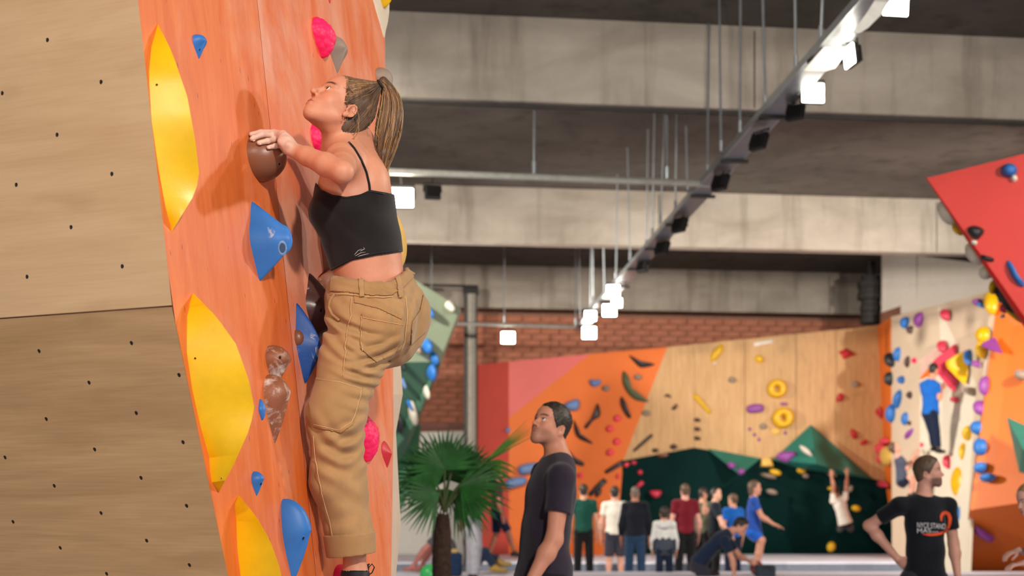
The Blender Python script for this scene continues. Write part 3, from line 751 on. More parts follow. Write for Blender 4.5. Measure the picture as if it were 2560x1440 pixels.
# brown sphere hold under the hand: an ellipsoid bulging off the wall
HS_C = W.hit(644, 398); HS_R = (0.080, 0.072, 0.092)
sph = hold('large smooth brown half ball hold gripped by the climber', 'plainbrown', W, 644, 398, HS_R[0], HS_R[1], HS_R[2], ROUND, 'dome')
surf_pocket(sph, 698, 410, 0.005)
for nm, q, r, ra in (('blue cone hold', (706, 620), 0.019, 0.6), ('chalky brown hold', (700, 894), 0.006, 0.8), ('chalky brown hold', (716, 924), 0.009, 0.6), ('brown teardrop', (698, 976), 0.006, 0.8), ('brown teardrop', (712, 1006), 0.009, 0.6),
                     ('bare bolt', (652, 1210), 0.006, 0.5), ('angular blue', (758, 1346), 0.007, 0.6), ('small blue drop hold near', (499, 124), 0.004, 0.6), ('big dark brown', (803, 776), 0.008, 0.7), ('big dark brown', (790, 756), 0.004, 0.7), ('big dark brown', (797, 715), 0.005, 0.7)):
    surf_pocket(byl(nm), q[0], q[1], r, ra, 'pocket' if r > 0.01 else 'bolt_hole', hold_mat('chalky_blue_rim', (104, 144, 192), 0.8, 0.5) if r > 0.01 else None)
# scale ridges on the pink holds
for key in ('pink scaly dome', 'pink ribbed hold half', 'pink ribbed dome'):
    o = byl(key); sub = o.modifiers.new('sub', 'SUBSURF'); sub.levels = 2; sub.render_levels = 3
    tx = bpy.data.textures.new('scales', 'VORONOI'); tx.noise_scale = 0.022; tx.distance_metric = 'DISTANCE'
    dm = o.modifiers.new('scales', 'DISPLACE'); dm.texture = tx; dm.strength = -0.006; dm.mid_level = 0.2

# far holds: outlines read off the photo and laid on the wall plane
FW = Plane(P(1500, 1000, FY - 0.001), (0, -1, 0))
def phold(label, color, plane, poly, depth, style='dome', group=None, smooth=True, name='climbing_hold', hole=False, sm=True):
    """poly: photo outline [(px,py)] on the plane"""
    pts = [plane.loc(plane.hit(*p))[:2] for p in poly]
    cs = sum(p[0] for p in pts) / len(pts); ct = sum(p[1] for p in pts) / len(pts)
    ol = [(p[0] - cs, p[1] - ct) for p in pts]
    if sm: ol = smooth_outline(ol, 20)
    v, f = dome(plane, plane.at(cs, ct), ol, depth, (0, 0), style, rings=5, flat=0.25)
    mb = MB(); mb.add(v, f); o = mb.build(name, C[color], None, smooth); tag(o, label, 'climbing hold', group)
    return o
def ep(cx, cy, w_, h_, rot=0.0, n=10):
    ca, sa = math.cos(rot), math.sin(rot)
    return [(cx + (math.cos(a) * w_ / 2) * ca - (math.sin(a) * h_ / 2) * sa, cy + (math.cos(a) * w_ / 2) * sa + (math.sin(a) * h_ / 2) * ca) for a in np.linspace(0, 2 * math.pi, n, endpoint=False)]
def bar(x0, y0, x1, y1, t):
    d = V((x1 - x0, y1 - y0)).normalized() * t / 2; q = V((-d.y, d.x))
    return [(x0 + q.x, y0 + q.y), (x1 + q.x * .8, y1 + q.y * .8), (x1 + d.x * .5, y1 + d.y * .5), (x1 - q.x * .8, y1 - q.y * .8), (x0 - q.x, y0 - q.y), (x0 - d.x * .5, y0 - d.y * .5)]
G = 'black feather shaped holds on the far orange wall'
phold('black wing shaped hold spread wide near the top of the far orange wall', 'black', FW, [(1572, 888), (1588, 896), (1604, 903), (1638, 911), (1606, 920), (1591, 911)], 0.10)
o = phold('long bent black and olive hold, the largest on the far orange wall', 'olive', FW, [(1558, 927), (1569, 938), (1575, 962), (1584, 983), (1600, 994), (1623, 1006), (1592, 1002), (1571, 985), (1558, 962), (1555, 942)], 0.12)
phold('upright black feather hold below the long bent olive hold', 'black', FW, [(1553, 991), (1563, 1003), (1570, 1022), (1578, 1044), (1569, 1044), (1557, 1025), (1551, 1008)], 0.1)
phold('black club shaped hold slanting on the far orange wall', 'black', FW, [(1494, 1008), (1501, 1026), (1499, 1042), (1483, 1052), (1468, 1071), (1460, 1068), (1476, 1050), (1486, 1030)], 0.1)
phold('black bent hold right behind the standing man\'s head', 'black', FW, [(1434, 1048), (1441, 1068), (1447, 1086), (1466, 1095), (1484, 1110), (1463, 1104), (1446, 1096), (1436, 1078)], 0.1)
phold('black and grey hold at the standing man\'s shoulder', 'black', FW, [(1420, 1124), (1436, 1142), (1458, 1155), (1459, 1165), (1440, 1161), (1424, 1146)], 0.1)
phold('thin black slanting hold at the lower edge of the far orange wall', 'black', FW, bar(1556, 1156, 1516, 1180, 12), 0.08)
phold('thin black slanting hold above the green shirted visitor', 'black', FW, bar(1511, 1202, 1476, 1236, 14), 0.08)
phold('small dark oval hold low on the far orange wall', 'darkbrown', FW, ep(1496, 1232, 14, 26, 0.5), 0.08)
phold('small slate blue wedge hold near the two grey knobs', 'slate', FW, [(1474, 950), (1500, 950), (1502, 960), (1486, 968), (1476, 962)], 0.12)
phold('big slate blue block hold behind the standing man\'s hair', 'slate', FW, [(1412, 1010), (1444, 998), (1447, 1020), (1432, 1028), (1414, 1022)], 0.25, 'flat')
phold('slate blue cylinder hold beside the standing man\'s chest', 'slate', FW, [(1298, 1165), (1342, 1157), (1346, 1177), (1302, 1187)], 0.25, 'flat')
phold('blue and white block hold just above the palm fronds', 'slate', FW, [(1266, 1200), (1310, 1192), (1314, 1210), (1270, 1222)], 0.25, 'flat')
phold('small lilac hold beside the tip of the palm frond', 'slate', FW, ep(1270, 1075, 12, 14), 0.06, group='lilac holds by the palm')
for q, wd_ in (((1543, 1046), 'topmost'), ((1524, 1072), 'second'), ((1542, 1104), 'third'), ((1525, 1131), 'lowest')):
    phold('%s coral pink knob hold of the zigzag column on the far orange wall' % wd_, 'coral', FW, ep(q[0], q[1], 20, 18, -0.4), 0.09, group='coral knobs on the far orange wall')
phold('coral pink knob hold low behind the standing man\'s back', 'coral', FW, ep(1451, 1189, 16, 14), 0.08)
phold('faint coral knob hold near the lower edge of the orange wall', 'coral', FW, ep(1545, 1191, 12, 14), 0.06)
for q, wd_ in (((1595, 943), 'under the black wing shaped hold'), ((1515, 971), 'beside the small slate blue wedge'), ((1615, 1033), 'where the orange meets the plywood')):
    phold('pale grey knob hold ' + wd_, 'grey', FW, ep(q[0], q[1], 21, 15, 0.1), 0.09, group='pale grey knobs by the orange wall')
for q, lb in (((1830, 950), 'grey knob hold left of the two yellow doughnuts'), ((1908, 1066), 'grey knob hold beside the lower yellow doughnut'), ((2139, 961), 'grey knob hold under the red arrow shaped hold')):
    phold(lb, 'grey', FW, ep(q[0], q[1], 20, 15, 0.1), 0.09)
phold('brown crescent hold arched on the far plywood', 'darkbrown', FW, [(1660, 992), (1666, 985), (1675, 988), (1677, 995), (1668, 992)], 0.06)
phold('brown comma shaped hold below the arched crescent', 'darkbrown', FW, [(1678, 1022), (1690, 1010), (1694, 1014), (1687, 1025)], 0.06)
for y, wd_ in ((1050, 'top'), (1073, 'middle'), (1096, 'bottom')):
    phold(wd_ + ' dark brown oval hold in the upright row of three', 'darkbrown', FW, ep(1743, y, 17, 11, 0.15), 0.07, group='row of three brown holds on the far plywood')
phold('thin black stick hold slanting on the far plywood', 'black', FW, bar(1628, 1089, 1586, 1126, 8), 0.07)
phold('smaller brown arch hold sitting on the lip of the green cave', 'darkbrown', FW, ep(1638, 1126, 17, 11), 0.08, group='brown arches on the cave lip')
phold('larger brown arch hold sitting on the lip of the green cave', 'darkbrown', FW, ep(1684, 1117, 19, 14), 0.08, group='brown arches on the cave lip')
phold('pinkish flat hold on the lip of the green cave', 'brown', FW, ep(1657, 1139, 30, 10, -0.15), 0.2)
phold('yellow blade hold high on the far plywood', 'gold', FW, [(1806, 860), (1808, 876), (1796, 893), (1782, 905), (1776, 900), (1779, 882), (1792, 868)], 0.09)
phold('small white tag under the yellow blade hold', 'white', FW, ep(1787, 908, 9, 9), 0.05)
phold('flat white bar hold along the top of the far plywood', 'white', FW, bar(1888, 861, 1932, 853, 11), 0.06)
phold('small yellow lump hold below the flat white bar', 'gold', FW, ep(1898, 898, 24, 20, 0.5), 0.09)
phold('yellow stick hold slanting on the far plywood', 'gold', FW, bar(1738, 990, 1773, 1030, 12), 0.08)
phold('short purple cylinder hold beside the yellow doughnuts', 'purple', FW, [(1870, 1014), (1904, 1011), (1906, 1029), (1871, 1032)], 0.12, 'flat')
for q, wd_ in (((1874, 1073), 'highest'), ((1886, 1087), 'middle'), ((1897, 1099), 'lowest')):
    phold(wd_ + ' tiny purple hold in the slanting row of three', 'purple', FW, ep(q[0], q[1], 8, 9), 0.04, group='three tiny purple holds')
phold('tiny purple hold between the two yellow doughnuts', 'purple', FW, ep(1960, 1010, 22, 7), 0.04)
phold('tiny purple hold under the lower yellow doughnut', 'purple', FW, ep(1963, 1082, 8, 10), 0.04)
phold('pale yellow square hold under the lower yellow doughnut', 'paleyellow', FW, ep(1940, 1079, 22, 18), 0.05)
def donut(label, cx, cy, R, r, mat):
    c = FW.hit(cx, cy); s = FY / FPX; R *= s; r *= s; n, m = 26, 12; v = []; f = []
    for i in range(n):
        a = 2 * math.pi * i / n
        for j in range(m):
            b = 2 * math.pi * j / m; rr = R + r * math.cos(b) * (1.0 + 0.1 * math.sin(2 * a + 1))
            v.append(c + V((math.cos(a) * rr, -max(-0.02, r * 1.5 * math.sin(b) + r * 0.6), math.sin(a) * rr * 1.02)))
    for i in range(n):
        for j in range(m): f.append((i * m + j, ((i + 1) % n) * m + j, ((i + 1) % n) * m + (j + 1) % m, i * m + (j + 1) % m))
    mb = MB(); mb.add(v, f); o = mb.build('climbing_hold', mat, None, True); tag(o, label, 'climbing hold')
donut('upper of two big yellow doughnut holds', 1942, 972, 15, 9.5, C['yellow'])
donut('lower of two big yellow doughnut holds', 1957, 1045, 16, 11, C['yellow'])
phold('red arrow shaped hold at the upper right of the far plywood', 'red', FW, [(2095, 880), (2115, 870), (2128, 878), (2141, 886), (2122, 893), (2108, 899), (2103, 888)], 0.12, 'cone', sm=False, smooth=False)
phold('small red pointed hold below the red arrow', 'red', FW, [(2100, 982), (2109, 990), (2104, 1002), (2090, 1004), (2092, 992)], 0.1)
phold('small red upright hold above the tilted red hold', 'red', FW, [(2128, 1072), (2139, 1080), (2142, 1094), (2134, 1098), (2126, 1084)], 0.1)
phold('small tilted red hold near the orange corner strip', 'red', FW, ep(2159, 1106, 20, 13, -0.5), 0.08)
phold('red wedge hold on the edge of the orange corner strip', 'red', FW, [(2188, 1028), (2204, 1016), (2206, 1046), (2196, 1042)], 0.15, 'cone')
FG = Plane(P(1800, 1250, FY - 0.1), (0, -1, 0.12))
phold('pink hold at the left corner of the green cave', 'coral', FG, ep(1566, 1162, 16, 12, -0.4), 0.08)
phold('deep red hold at the top left of the green cave', 'crimson', FG, ep(1584, 1157, 16, 12), 0.08)
phold('round deep red hold on the dark green wall', 'crimson', FG, ep(1600, 1181, 14, 13), 0.08)
phold('slanted red hold above the capped man\'s head', 'crimson', FG, bar(1606, 1206, 1594, 1216, 12), 0.08)
phold('red half moon hold alone on the dark green wall', 'crimson', FG, [(1625, 1227), (1653, 1227), (1650, 1240), (1640, 1245), (1629, 1240)], 0.12)
phold('upper purple round hold on the small teal triangle', 'purple', Plane(P(1830, 1165, FY - 0.5), (0, -1, 0)), ep(1829, 1164, 22, 17, 0.4), 0.12, group='purple rounds on the small teal triangle')
phold('purple round hold at the tip of the small teal triangle', 'purple', Plane(P(1850, 1178, FY - 0.68), (0, -1, 0)), ep(1853, 1179, 20, 16, -0.3), 0.12, group='purple rounds on the small teal triangle')
phold('pale yellow trapezoid hold between the two teal volumes', 'paleyellow', FG, [(1902, 1147), (1926, 1147), (1932, 1168), (1899, 1168)], 0.2, 'flat', sm=False)
phold('wide magenta hold on the teal pyramid', 'purple', Plane(P(1960, 1145, FY - 0.45), (0, -1, 0)), [(1940, 1140), (1955, 1129), (1993, 1130), (1985, 1142), (1968, 1156), (1948, 1150)], 0.1)
phold('white blade hold on the teal pyramid', 'white', Plane(P(2014, 1128, FY - 0.85), (0, -1, 0)), [(1999, 1114), (2012, 1117), (2024, 1128), (2031, 1142), (2016, 1136), (2004, 1126)], 0.1)
for q, cl_, w_, h_, lb in (((1938, 1181), 'gold', 32, 16, 'dim yellow hold under the pale yellow trapezoid'), ((2003, 1177), 'gold', 24, 15, 'dim yellow hold under the teal pyramid'), ((1921, 1190), 'grey', 42, 12, 'long dim grey hold in the cave roof'), ((1930, 1230), 'grey', 30, 14, 'dim grey hold beside the long haired visitor'),
                           ((2014, 1190), 'grey', 18, 12, 'dim grey hold next to the dim yellow hold in the cave'), ((2140, 1271), 'gold', 24, 16, 'dim yellow hold beside the hanging climber\'s hip'), ((2078, 1222), 'gold', 20, 10, 'dim yellow hold behind the hanging climber\'s head'), ((2078, 1367), 'gold', 22, 26, 'yellow round hold low on the dark green wall'), ((2126, 1222), 'grey', 12, 18, 'dim grey hold beside the hanging climber\'s arm'), ((2080, 1186), 'grey', 28, 12, 'grey hold gripped by the hanging climber')):
    phold(lb, cl_, FG, ep(q[0], q[1], w_, h_, 0.25), 0.1)
# right hand wall holds
RP = Plane.of(P(2228, 790, 28.2), P(2345, 762, 26.6), P(2230, 1440, 28.2))
RP2 = Plane.of(P(2352, 860, 26.35), P(2440, 960, 25.1), P(2380, 1440, 25.3))
RP3 = Plane.of(P(2345, 762, 26.55), P(2477, 728, 24.85), P(2440, 1130, 24.55))
RO = Plane.of(P(2492, 758, 24.65), P(2800, 700, 22.45), P(2425, 1275, 24.25))
for lb, cl_, q, w_, h_, rot, pl in (
    ('blue shark fin hold at the top of the beige wall', 'blue', (2268, 807), 16, 32, 0.1, RP), ('purple shark fin hold at the top of the beige wall', 'purple', (2303, 800), 18, 40, 0.1, RP), ('small brown hold between the blue and purple fins', 'darkbrown', (2283, 825), 10, 22, 0.0, RP),
    ('slim blue hold beside the black spiky hold', 'blue', (2250, 886), 12, 38, 0.1, RP), ('black spiky hold over the orange corner strip', 'black', (2229, 900), 20, 38, -0.2, RP), ('black rounded hold under the black spiky hold', 'black', (2227, 947), 12, 36, 0.0, RP),
    ('slim upright brown hold left of the pink hold', 'darkbrown', (2278, 905), 11, 34, 0.1, RP), ('bright pink hold under the pale pink stripe', 'pink', (2297, 902), 16, 18, 0.0, RP), ('blue round hold above the long blue hold', 'blue', (2261, 950), 16, 22, 0.0, RP),
    ('long slanting blue hold in the middle of the beige wall', 'blue', (2251, 998), 17, 50, 0.2, RP), ('broad blue half moon hold over the orange corner strip', 'blue', (2232, 1033), 18, 48, 0.1, RP), ('blue half moon hold under the long blue hold', 'blue', (2271, 1047), 17, 38, 0.1, RP),
    ('round brown hold beside the blue shirted climber', 'darkbrown', (2284, 988), 16, 22, 0.0, RP), ('small brown hold above the purple slanting hold', 'darkbrown', (2284, 1058), 10, 14, 0.0, RP), ('purple slanting hold above the crouching child', 'purple', (2283, 1084), 15, 40, 0.7, RP),
    ('small pink hold at the blue shirted climber\'s foot', 'pink', (2318, 1112), 12, 18, 0.0, RP),
    ('red drop hold near the top of the beige wall', 'crimson', (2368, 788), 13, 30, 0.0, RP3), ('purple curl hold at the top right of the beige wall', 'purple', (2450, 757), 12, 20, 0.3, RP3), ('small blue hold touching the purple curl hold', 'blue', (2461, 764), 11, 14, 0.0, RP3),
    ('big yellow drop hold at the top right corner of the beige wall', 'yellow', (2482, 757), 24, 62, 0.0, RP3), ('yellow double hold stacked below the top corner', 'yellow', (2461, 838), 26, 44, 0.2, RP3), ('yellow tapering hold under the yellow double hold', 'gold', (2458, 876), 16, 44, 0.0, RP3),
    ('slim blue hold right of the yellow kite', 'blue', (2427, 895), 9, 42, 0.0, RP3), ('tiny purple hold below the slim blue hold', 'purple', (2447, 911), 9, 18, 0.0, RP3), ('dark purple hold on the edge of the orange wall', 'purple', (2466, 965), 12, 50, 0.1, RP3),
    ('grey green small hold on the cream wall', 'grey', (2430, 979), 14, 24, -0.4, RP2), ('purple fin hold on the edge of the cream wall', 'purple', (2453, 1020), 17, 38, 0.0, RP3), ('tiny red hold on the cream wall', 'crimson', (2393, 1000), 8, 16, 0.0, RP2),
    ('upper blue half moon hold on the orange wall edge', 'blue', (2447, 1070), 22, 36, 0.1, RP3), ('lower blue half moon hold on the orange wall edge', 'blue', (2455, 1118), 24, 46, 0.1, RP3),
    ('slim yellow hold on the cream wall edge', 'gold', (2425, 1084), 16, 40, 0.1, RP2), ('slim yellow tail hold below the slim yellow hold', 'gold', (2416, 1130), 12, 50, 0.05, RP2), ('red small hold beside the bearded man\'s forehead', 'crimson', (2374, 1155), 8, 36, 0.0, RP2),
    ('big yellow pyramid hold beside the bearded man\'s beard', 'yellow', (2404, 1205), 40, 86, 0.05, RP2), ('big blue hold right of the bearded man\'s shoulder', 'blue', (2412, 1285), 34, 66, 0.35, RP2),
    ('upper of the blue pair of holds on the orange wall', 'blue', (2454, 1170), 22, 32, 0.6, RO), ('lower of the blue pair of holds on the orange wall', 'blue', (2472, 1195), 36, 20, -0.3, RO), ('grey round hold on the orange wall', 'grey', (2556, 938), 26, 28, 0.0, RO)):
    phold(lb, cl_, pl, ep(q[0], q[1], w_, h_, rot), 0.14)
phold('purple pyramid hold on the edge of the orange wall', 'purple', RP3, [(2488, 843), (2507, 885), (2486, 880), (2472, 872)], 0.25, 'cone', sm=False, smooth=False)
phold('slim violet bar hold on the dark foot of the orange wall', 'purple', Plane.of(P(2425, 1275, 24.2), P(2800, 1220, 22.2), P(2385, 1460, 26.5)), bar(2441, 1322, 2481, 1346, 11), 0.1)
phold('long crimson volume beside the climber in blue', 'crimson', RP2, [(2391, 858), (2394, 900), (2398, 945), (2386, 982), (2362, 940), (2352, 905), (2372, 884)], 0.35, 'cone', name='wall_volume', sm=False, smooth=False)
phold('small crimson hold left of the long crimson volume', 'crimson', RP2, ep(2362, 868, 13, 34, -0.1), 0.15)
phold('large yellow kite volume right of the crimson volume', 'yellow', RP2, [(2384, 893), (2402, 880), (2421, 873), (2420, 935), (2413, 963), (2398, 945)], 0.3, 'cone', name='wall_volume', sm=False, smooth=False)
volume('wall_volume', 'teal wedge volume with a pink tip on the orange wall', (2556, 1120, 22.6), [(2516, 1042, 23.7), (2548, 1180, 23.5), (2620, 1200, 23.0), (2600, 1080, 23.0)], M_teal)
SW = Plane.of(P(2195, 815, FY - 0.02), P(2229, 792, FY - 2.22), P(2236, 1180, FY - 2.22))
for q, w_, h_, wd_ in (((2203, 1122), 18, 30, 'largest'), ((2206, 1148), 14, 22, 'lowest'), ((2214, 1102), 16, 18, 'topmost')):
    phold(wd_ + ' hot pink lump hold of the cluster on the orange corner strip', 'coral', SW, ep(q[0], q[1], w_, h_), 0.12, group='hot pink cluster on the corner strip')
phold('pale yellow disc hold behind the crouching child\'s back', 'paleyellow', SW, ep(2219, 1140, 24, 50), 0.12)
phold('dark red hold at the end of the green cave', 'crimson', SW, ep(2208, 1210, 26, 16, 0.5), 0.1)
# holds on the red prow
PR = Plane.of(P(2317, 445, PRY(2317)), P(2800, 325, PRY(2800)), P(2560, 812, PRY(2560) + 0.15))
phold('round blue hold with a white peg on the red prow', 'blue', PR, ep(2522, 427, 42, 36), 0.14)
phold('white peg under the round blue hold on the red prow', 'white', PR, [(2526, 440), (2540, 438), (2543, 452), (2530, 456)], 0.08)
phold('black rounded triangle hold on the red prow', 'black', PR, [(2420, 568), (2440, 565), (2461, 578), (2444, 600), (2430, 595), (2419, 582)], 0.12)
phold('white tag under the black triangle hold', 'white', PR, [(2428, 600), (2443, 603), (2440, 614), (2428, 610)], 0.05)
phold('slim black bar hold on the red prow', 'black', PR, bar(2454, 643, 2481, 651, 13), 0.1)
phold('blue sausage hold on the red prow', 'blue', PR, [(2514, 660), (2524, 652), (2546, 690), (2562, 712), (2552, 720), (2532, 700)], 0.12)
PS = Plane(P(2400, 560, 15.3), (-0.75, -0.6, -0.25))
for lb, cl_, q in (('big white pebble hold on the edge of the red prow', 'white', ep(2372, 532, 46, 72, -0.55)), ('small yellow hold below the big white pebble', 'gold', ep(2396, 575, 16, 36, -0.75)), ('white pebble hold beside the slim black bar', 'white', ep(2436, 635, 36, 62, -0.6)),
                   ('lowest white pebble hold on the edge of the red prow', 'white', ep(2466, 682, 34, 34, -0.6)), ('yellow tag hold hanging below the red prow', 'gold', ep(2484, 718, 18, 36, 0.0)), ('long black hold along the underside of the red prow', 'black', bar(2495, 722, 2535, 778, 22)), ('dark red hold under the red prow', 'crimson', ep(2514, 770, 26, 26)), ('yellow strip hold under the red prow', 'gold', bar(2520, 772, 2555, 802, 12)), ('small white ball hold under the red prow', 'white', ep(2508, 790, 11, 11))):
    phold(lb, cl_, Plane(P(q[0][0], q[0][1], 15.0), (-0.5, -0.8, -0.2)), q, 0.14)
# holds on the grey-green prow
GP = Plane.of(P(930, 640, 19.45), P(1151, 770, 20.55), P(930, 905, 20.35)); GP2 = Plane.of(P(930, 905, 20.35), P(1098, 905, 20.85), P(1002, 1150, 22.25))
for lb, cl_, q, w_, h_, rot, pl in (('blue wedge hold high on the grey green wall', 'blue', (1072, 778), 14, 24, 0, GP), ('white lamp shaped hold at the top of the grey green wall', 'white', (1122, 763), 20, 22, 0.2, GP), ('blue bean hold above the blue pair on the grey green wall', 'blue', (1066, 863), 20, 34, 0.3, GP), ('grey hold beside the blue bean on the grey green wall', 'grey', (1040, 868), 16, 20, 0, GP),
                                    ('upper blue pair hold on the grey green wall', 'blue', (1083, 893), 15, 30, 0.1, GP), ('lower blue pair hold on the grey green wall', 'blue', (1078, 927), 20, 36, 0.4, GP2), ('white drop hold on the edge of the grey green wall', 'white', (1064, 975), 12, 24, 0.2, GP2), ('small blue hold above the white cone', 'blue', (1021, 1005), 10, 12, 0, GP2), ('tall white cone hold low on the grey green wall', 'white', (1031, 1030), 20, 56, -0.1, GP2), ('dark hold at the tower edge on the grey green wall', 'black', (1003, 908), 10, 18, 0, GP2), ('lilac small hold at the tower edge', 'slate', (1006, 952), 10, 14, 0, GP2), ('dark cluster hold low on the grey green wall', 'black', (996, 1055), 18, 44, 0, GP2)):
    phold(lb, cl_, pl, ep(q[0], q[1], w_, h_, rot), 0.16)

# ------------------------------------------------------------------ light tracks, rods and floodlights
M_lamp = emit_mat('lamp_glass', (255, 246, 226), 26.0)
M_track = plain('track_aluminium', (150, 154, 162), 0.4, 0.5)
M_lampbody = plain('lamp_housing', (34, 32, 32), 0.45, 0.2)
TS = 1.183; TZ = 5.10
def tk(Y, dx=0.0, dz=0.0):
    Y *= TS; return V((2.29 * TS - 0.0683 * (Y - 9.05 * TS) + dx, Y, TZ + dz))
track = empty('lighting_track', tk(14)); tag(track, 'long aluminium lighting track running from the camera to the brick wall', 'lighting track')
def ubox(mb, a, b, w_, h_, off=(0, 0)):
    d = (b - a).normalized(); s = V((d.y, -d.x, 0)).normalized(); z = V((0, 0, 1))
    vs = [p + s * (off[0] + i * w_ / 2) + z * (off[1] + j * h_ / 2) for p in (a, b) for i in (-1, 1) for j in (-1, 1)]
    mb.add(vs, [(0, 1, 3, 2), (4, 6, 7, 5), (0, 4, 5, 1), (2, 3, 7, 6), (0, 2, 6, 4), (1, 5, 7, 3)])
ta, tb_ = tk(5.5), tk(25.3)
mb = MB(); ubox(mb, ta, tb_, 0.20, 0.012, (0.03, 0.0)); mb.build('tray', M_track, track)
for off in (-0.08, 0.13):
    mb = MB(); ubox(mb, ta, tb_, 0.03, 0.07, (off, 0.03)); mb.build('side_rail', M_steel, track)
for Y in np.arange(7.3, 25.2, 1.45):
    mb = MB(); ubox(mb, tk(Y), tk(Y + 0.05), 0.3, 0.03, (0.05, -0.02)); mb.build('cross_bracket', M_lampbody, track)
for Y, dx in ((9.0, 0), (9.95, 0), (10.6, 0), (11.6, 0.02), (12.35, -0.02), (13.0, -0.05), (13.9, 0.02), (14.6, -0.05), (15.5, 0.0), (16.2, -0.05), (17.0, 0.0), (17.7, 0.05), (18.6, -0.03), (20.1, 0), (21.3, 0.0), (22.3, -0.05), (23.3, 0.04), (24.4, 0)):
    mb = MB(); p = tk(Y, dx - 0.08, 0.05); mb.tube([p, V((p.x + random.uniform(-.05, .08), p.y, 6.9))], 0.013, 6); mb.build('hanger_rod', M_steel, track)
    mb = MB(); mb.tube([p, p + V((0, 0, 0.12))], 0.02, 8); mb.build('rod_clamp', M_track, track)
def cross_pipe(label, xl, yl, xr, yr, Yr, rods, ztop=6.9):
    Yr *= TS; b = P(xr, yr, Yr); kk = (HY - yr) / (HY - yl); a = P(xl, yl, Yr * kk); a.z = b.z = TZ + 0.02
    e = empty('cross_pipe', b); tag(e, label, 'pipe'); r = 0.04
    mb = MB(); mb.tube([a, b], r, 10); mb.build('pipe_tube', plain('pipe_pale_steel', (196, 196, 188), 0.4, 0.4), e)
    for t in rods:
        p = a.lerp(b, t) + V((0, 0, r)); mb = MB(); mb.tube([p, V((p.x, p.y, ztop))], 0.014, 6); mb.build('hanger_rod', M_steel, e)
        mb = MB(); mb.tube([p, p + V((0, 0, 0.14))], 0.03, 8); mb.build('rod_clamp', M_steel, e)
    return a, b
cp1 = cross_pipe('pale steel pipe crossing to the lighting track behind the climber', 900, 433, 1782, 466, 14.17, (0.06, 0.484, 0.865), 5.95)
cp2 = cross_pipe('pale steel pipe crossing to the far end of the lighting track', 1000, 809, 1452, 821, 25.0, (0.17, 0.57, 0.97))
def flood(label, c, face, size, lit=True, group=None, up=V((0, 0, 1)), mount=None):
    """floodlight: finned housing, glass front, yoke to its mount"""
    c = V(c); f = V(face).normalized(); s = f.cross(up).normalized(); u = s.cross(f)
    R = Matrix((s, f, u)).transposed(); e = empty('floodlight', c); tag(e, label, 'floodlight', group)
    mb = MB(); mb.box(c - f * size * 0.18, (size * 1.04, size * 0.22, size * 0.9), R); bevel(mb.build('housing', M_lampbody, e), size * 0.05)
    for i in range(5):
        mb = MB(); mb.box(c - f * size * 0.36 + s * (i - 2) * size * 0.18, (size * 0.05, size * 0.16, size * 0.7), R); mb.build('cooling_fin', M_lampbody, e)
    mb = MB(); mb.box(c - f * size * 0.02, (size, size * 0.1, size * 0.86), R)
    bevel(mb.build('glass', M_lamp if lit else plain('dark_glass', (40, 40, 44), 0.15), e), size * 0.12, 3)
    mb = MB(); m = V(mount) if mount is not None else c + u * size * 0.9
    mid = c - f * size * 0.2
    mb.tube([mid + s * size * 0.56, mid + s * size * 0.56 + u * size * 0.62, mid - s * size * 0.56 + u * size * 0.62, mid - s * size * 0.56], size * 0.05, 6)
    mb.tube([mid + u * size * 0.6, m], size * 0.05, 6); mb.build('yoke', M_lampbody, e)
    return e
toc = lambda p: (CAMP - V(p))
def fl(label, px, py, Y, spx, face=None, lit=True, group=None, tw=None):
    c = P(px, py, Y * TS); size = spx * Y * TS / FPX
    return flood(label, c, face if face is not None else toc(c) + V((0, 0, -0.6)), size, lit, group, mount=tk(Y, 0.06, -0.03) if tw is None else tw)
fl('lit floodlight at the near end of the lighting track', 2240, 10, 9.2, 66, V((0.15, -1, -0.12)))
fl('lit floodlight square on below the near track', 2033, 232, 11.0, 56, V((0.1, -1, 0.0)))
fl('lit floodlight turned sideways beneath the lighting track', 2122, 140, 9.85, 58, V((-0.97, -0.16, -0.12)))
for pts_, Yr_ in (([(2008, 178), (2040, 140), (2072, 105), (2118, 104), (2113, 135), (2088, 170), (2062, 178)], 9.95), ([(2128, 84), (2165, 35), (2200, -20), (2236, -20), (2204, 36), (2170, 70), (2150, 82)], 9.0)):
    mb = MB(); mb.prism([P(x_, y_, Yr_ * TS) for x_, y_ in pts_], (0.0, 0.006, 0.0)); mb.build('reflector_panel', plain('white_reflector', (214, 212, 206), 0.4), track)
fl('dim floodlight turned away beside the square lit one', 1992, 285, 11.3, 46, V((0.6, 0.7, -0.3)), False)
for px, py, Y, sz, lb in ((1902, 358, 12.0, 48, 'nearest black unlit floodlight on the track'), (1806, 460, 13.6, 46, 'black unlit floodlight where the pale pipe meets the track'), (1704, 566, 15.6, 42, 'black unlit floodlight after the pipe joint'), (1660, 624, 17.0, 40, 'black unlit floodlight second before the bright cluster'), (1612, 668, 18.4, 36, 'black unlit floodlight last before the bright cluster')):
    fl(lb, px, py, Y, sz, V((0.75, 0.55, -0.35)), False)
for (px, py, Y, sz), wd_ in zip(((1533, 727, 19.9, 32), (1542, 757, 21.0, 26), (1524, 776, 21.7, 34), (1476, 790, 22.6, 28), (1473, 832, 24.5, 34)), ('first', 'second', 'third', 'fourth', 'last')):
    fl('%s lit floodlight of the far bright cluster counted towards the brick wall' % wd_, px, py, Y, sz, V((0.0, -1, -0.05)), True, 'bright cluster of floodlights')
fl('lit floodlight glaring beside the climber\'s back', 1005, 494, 13.75, 56, V((0.1, -1, 0.05)), tw=cp1[0].lerp(cp1[1], 0.11))
fl('dim floodlight seen from behind next to the glaring one', 1080, 484, 13.8, 40, V((-0.2, 1, -0.3)), False, tw=cp1[0].lerp(cp1[1], 0.2))
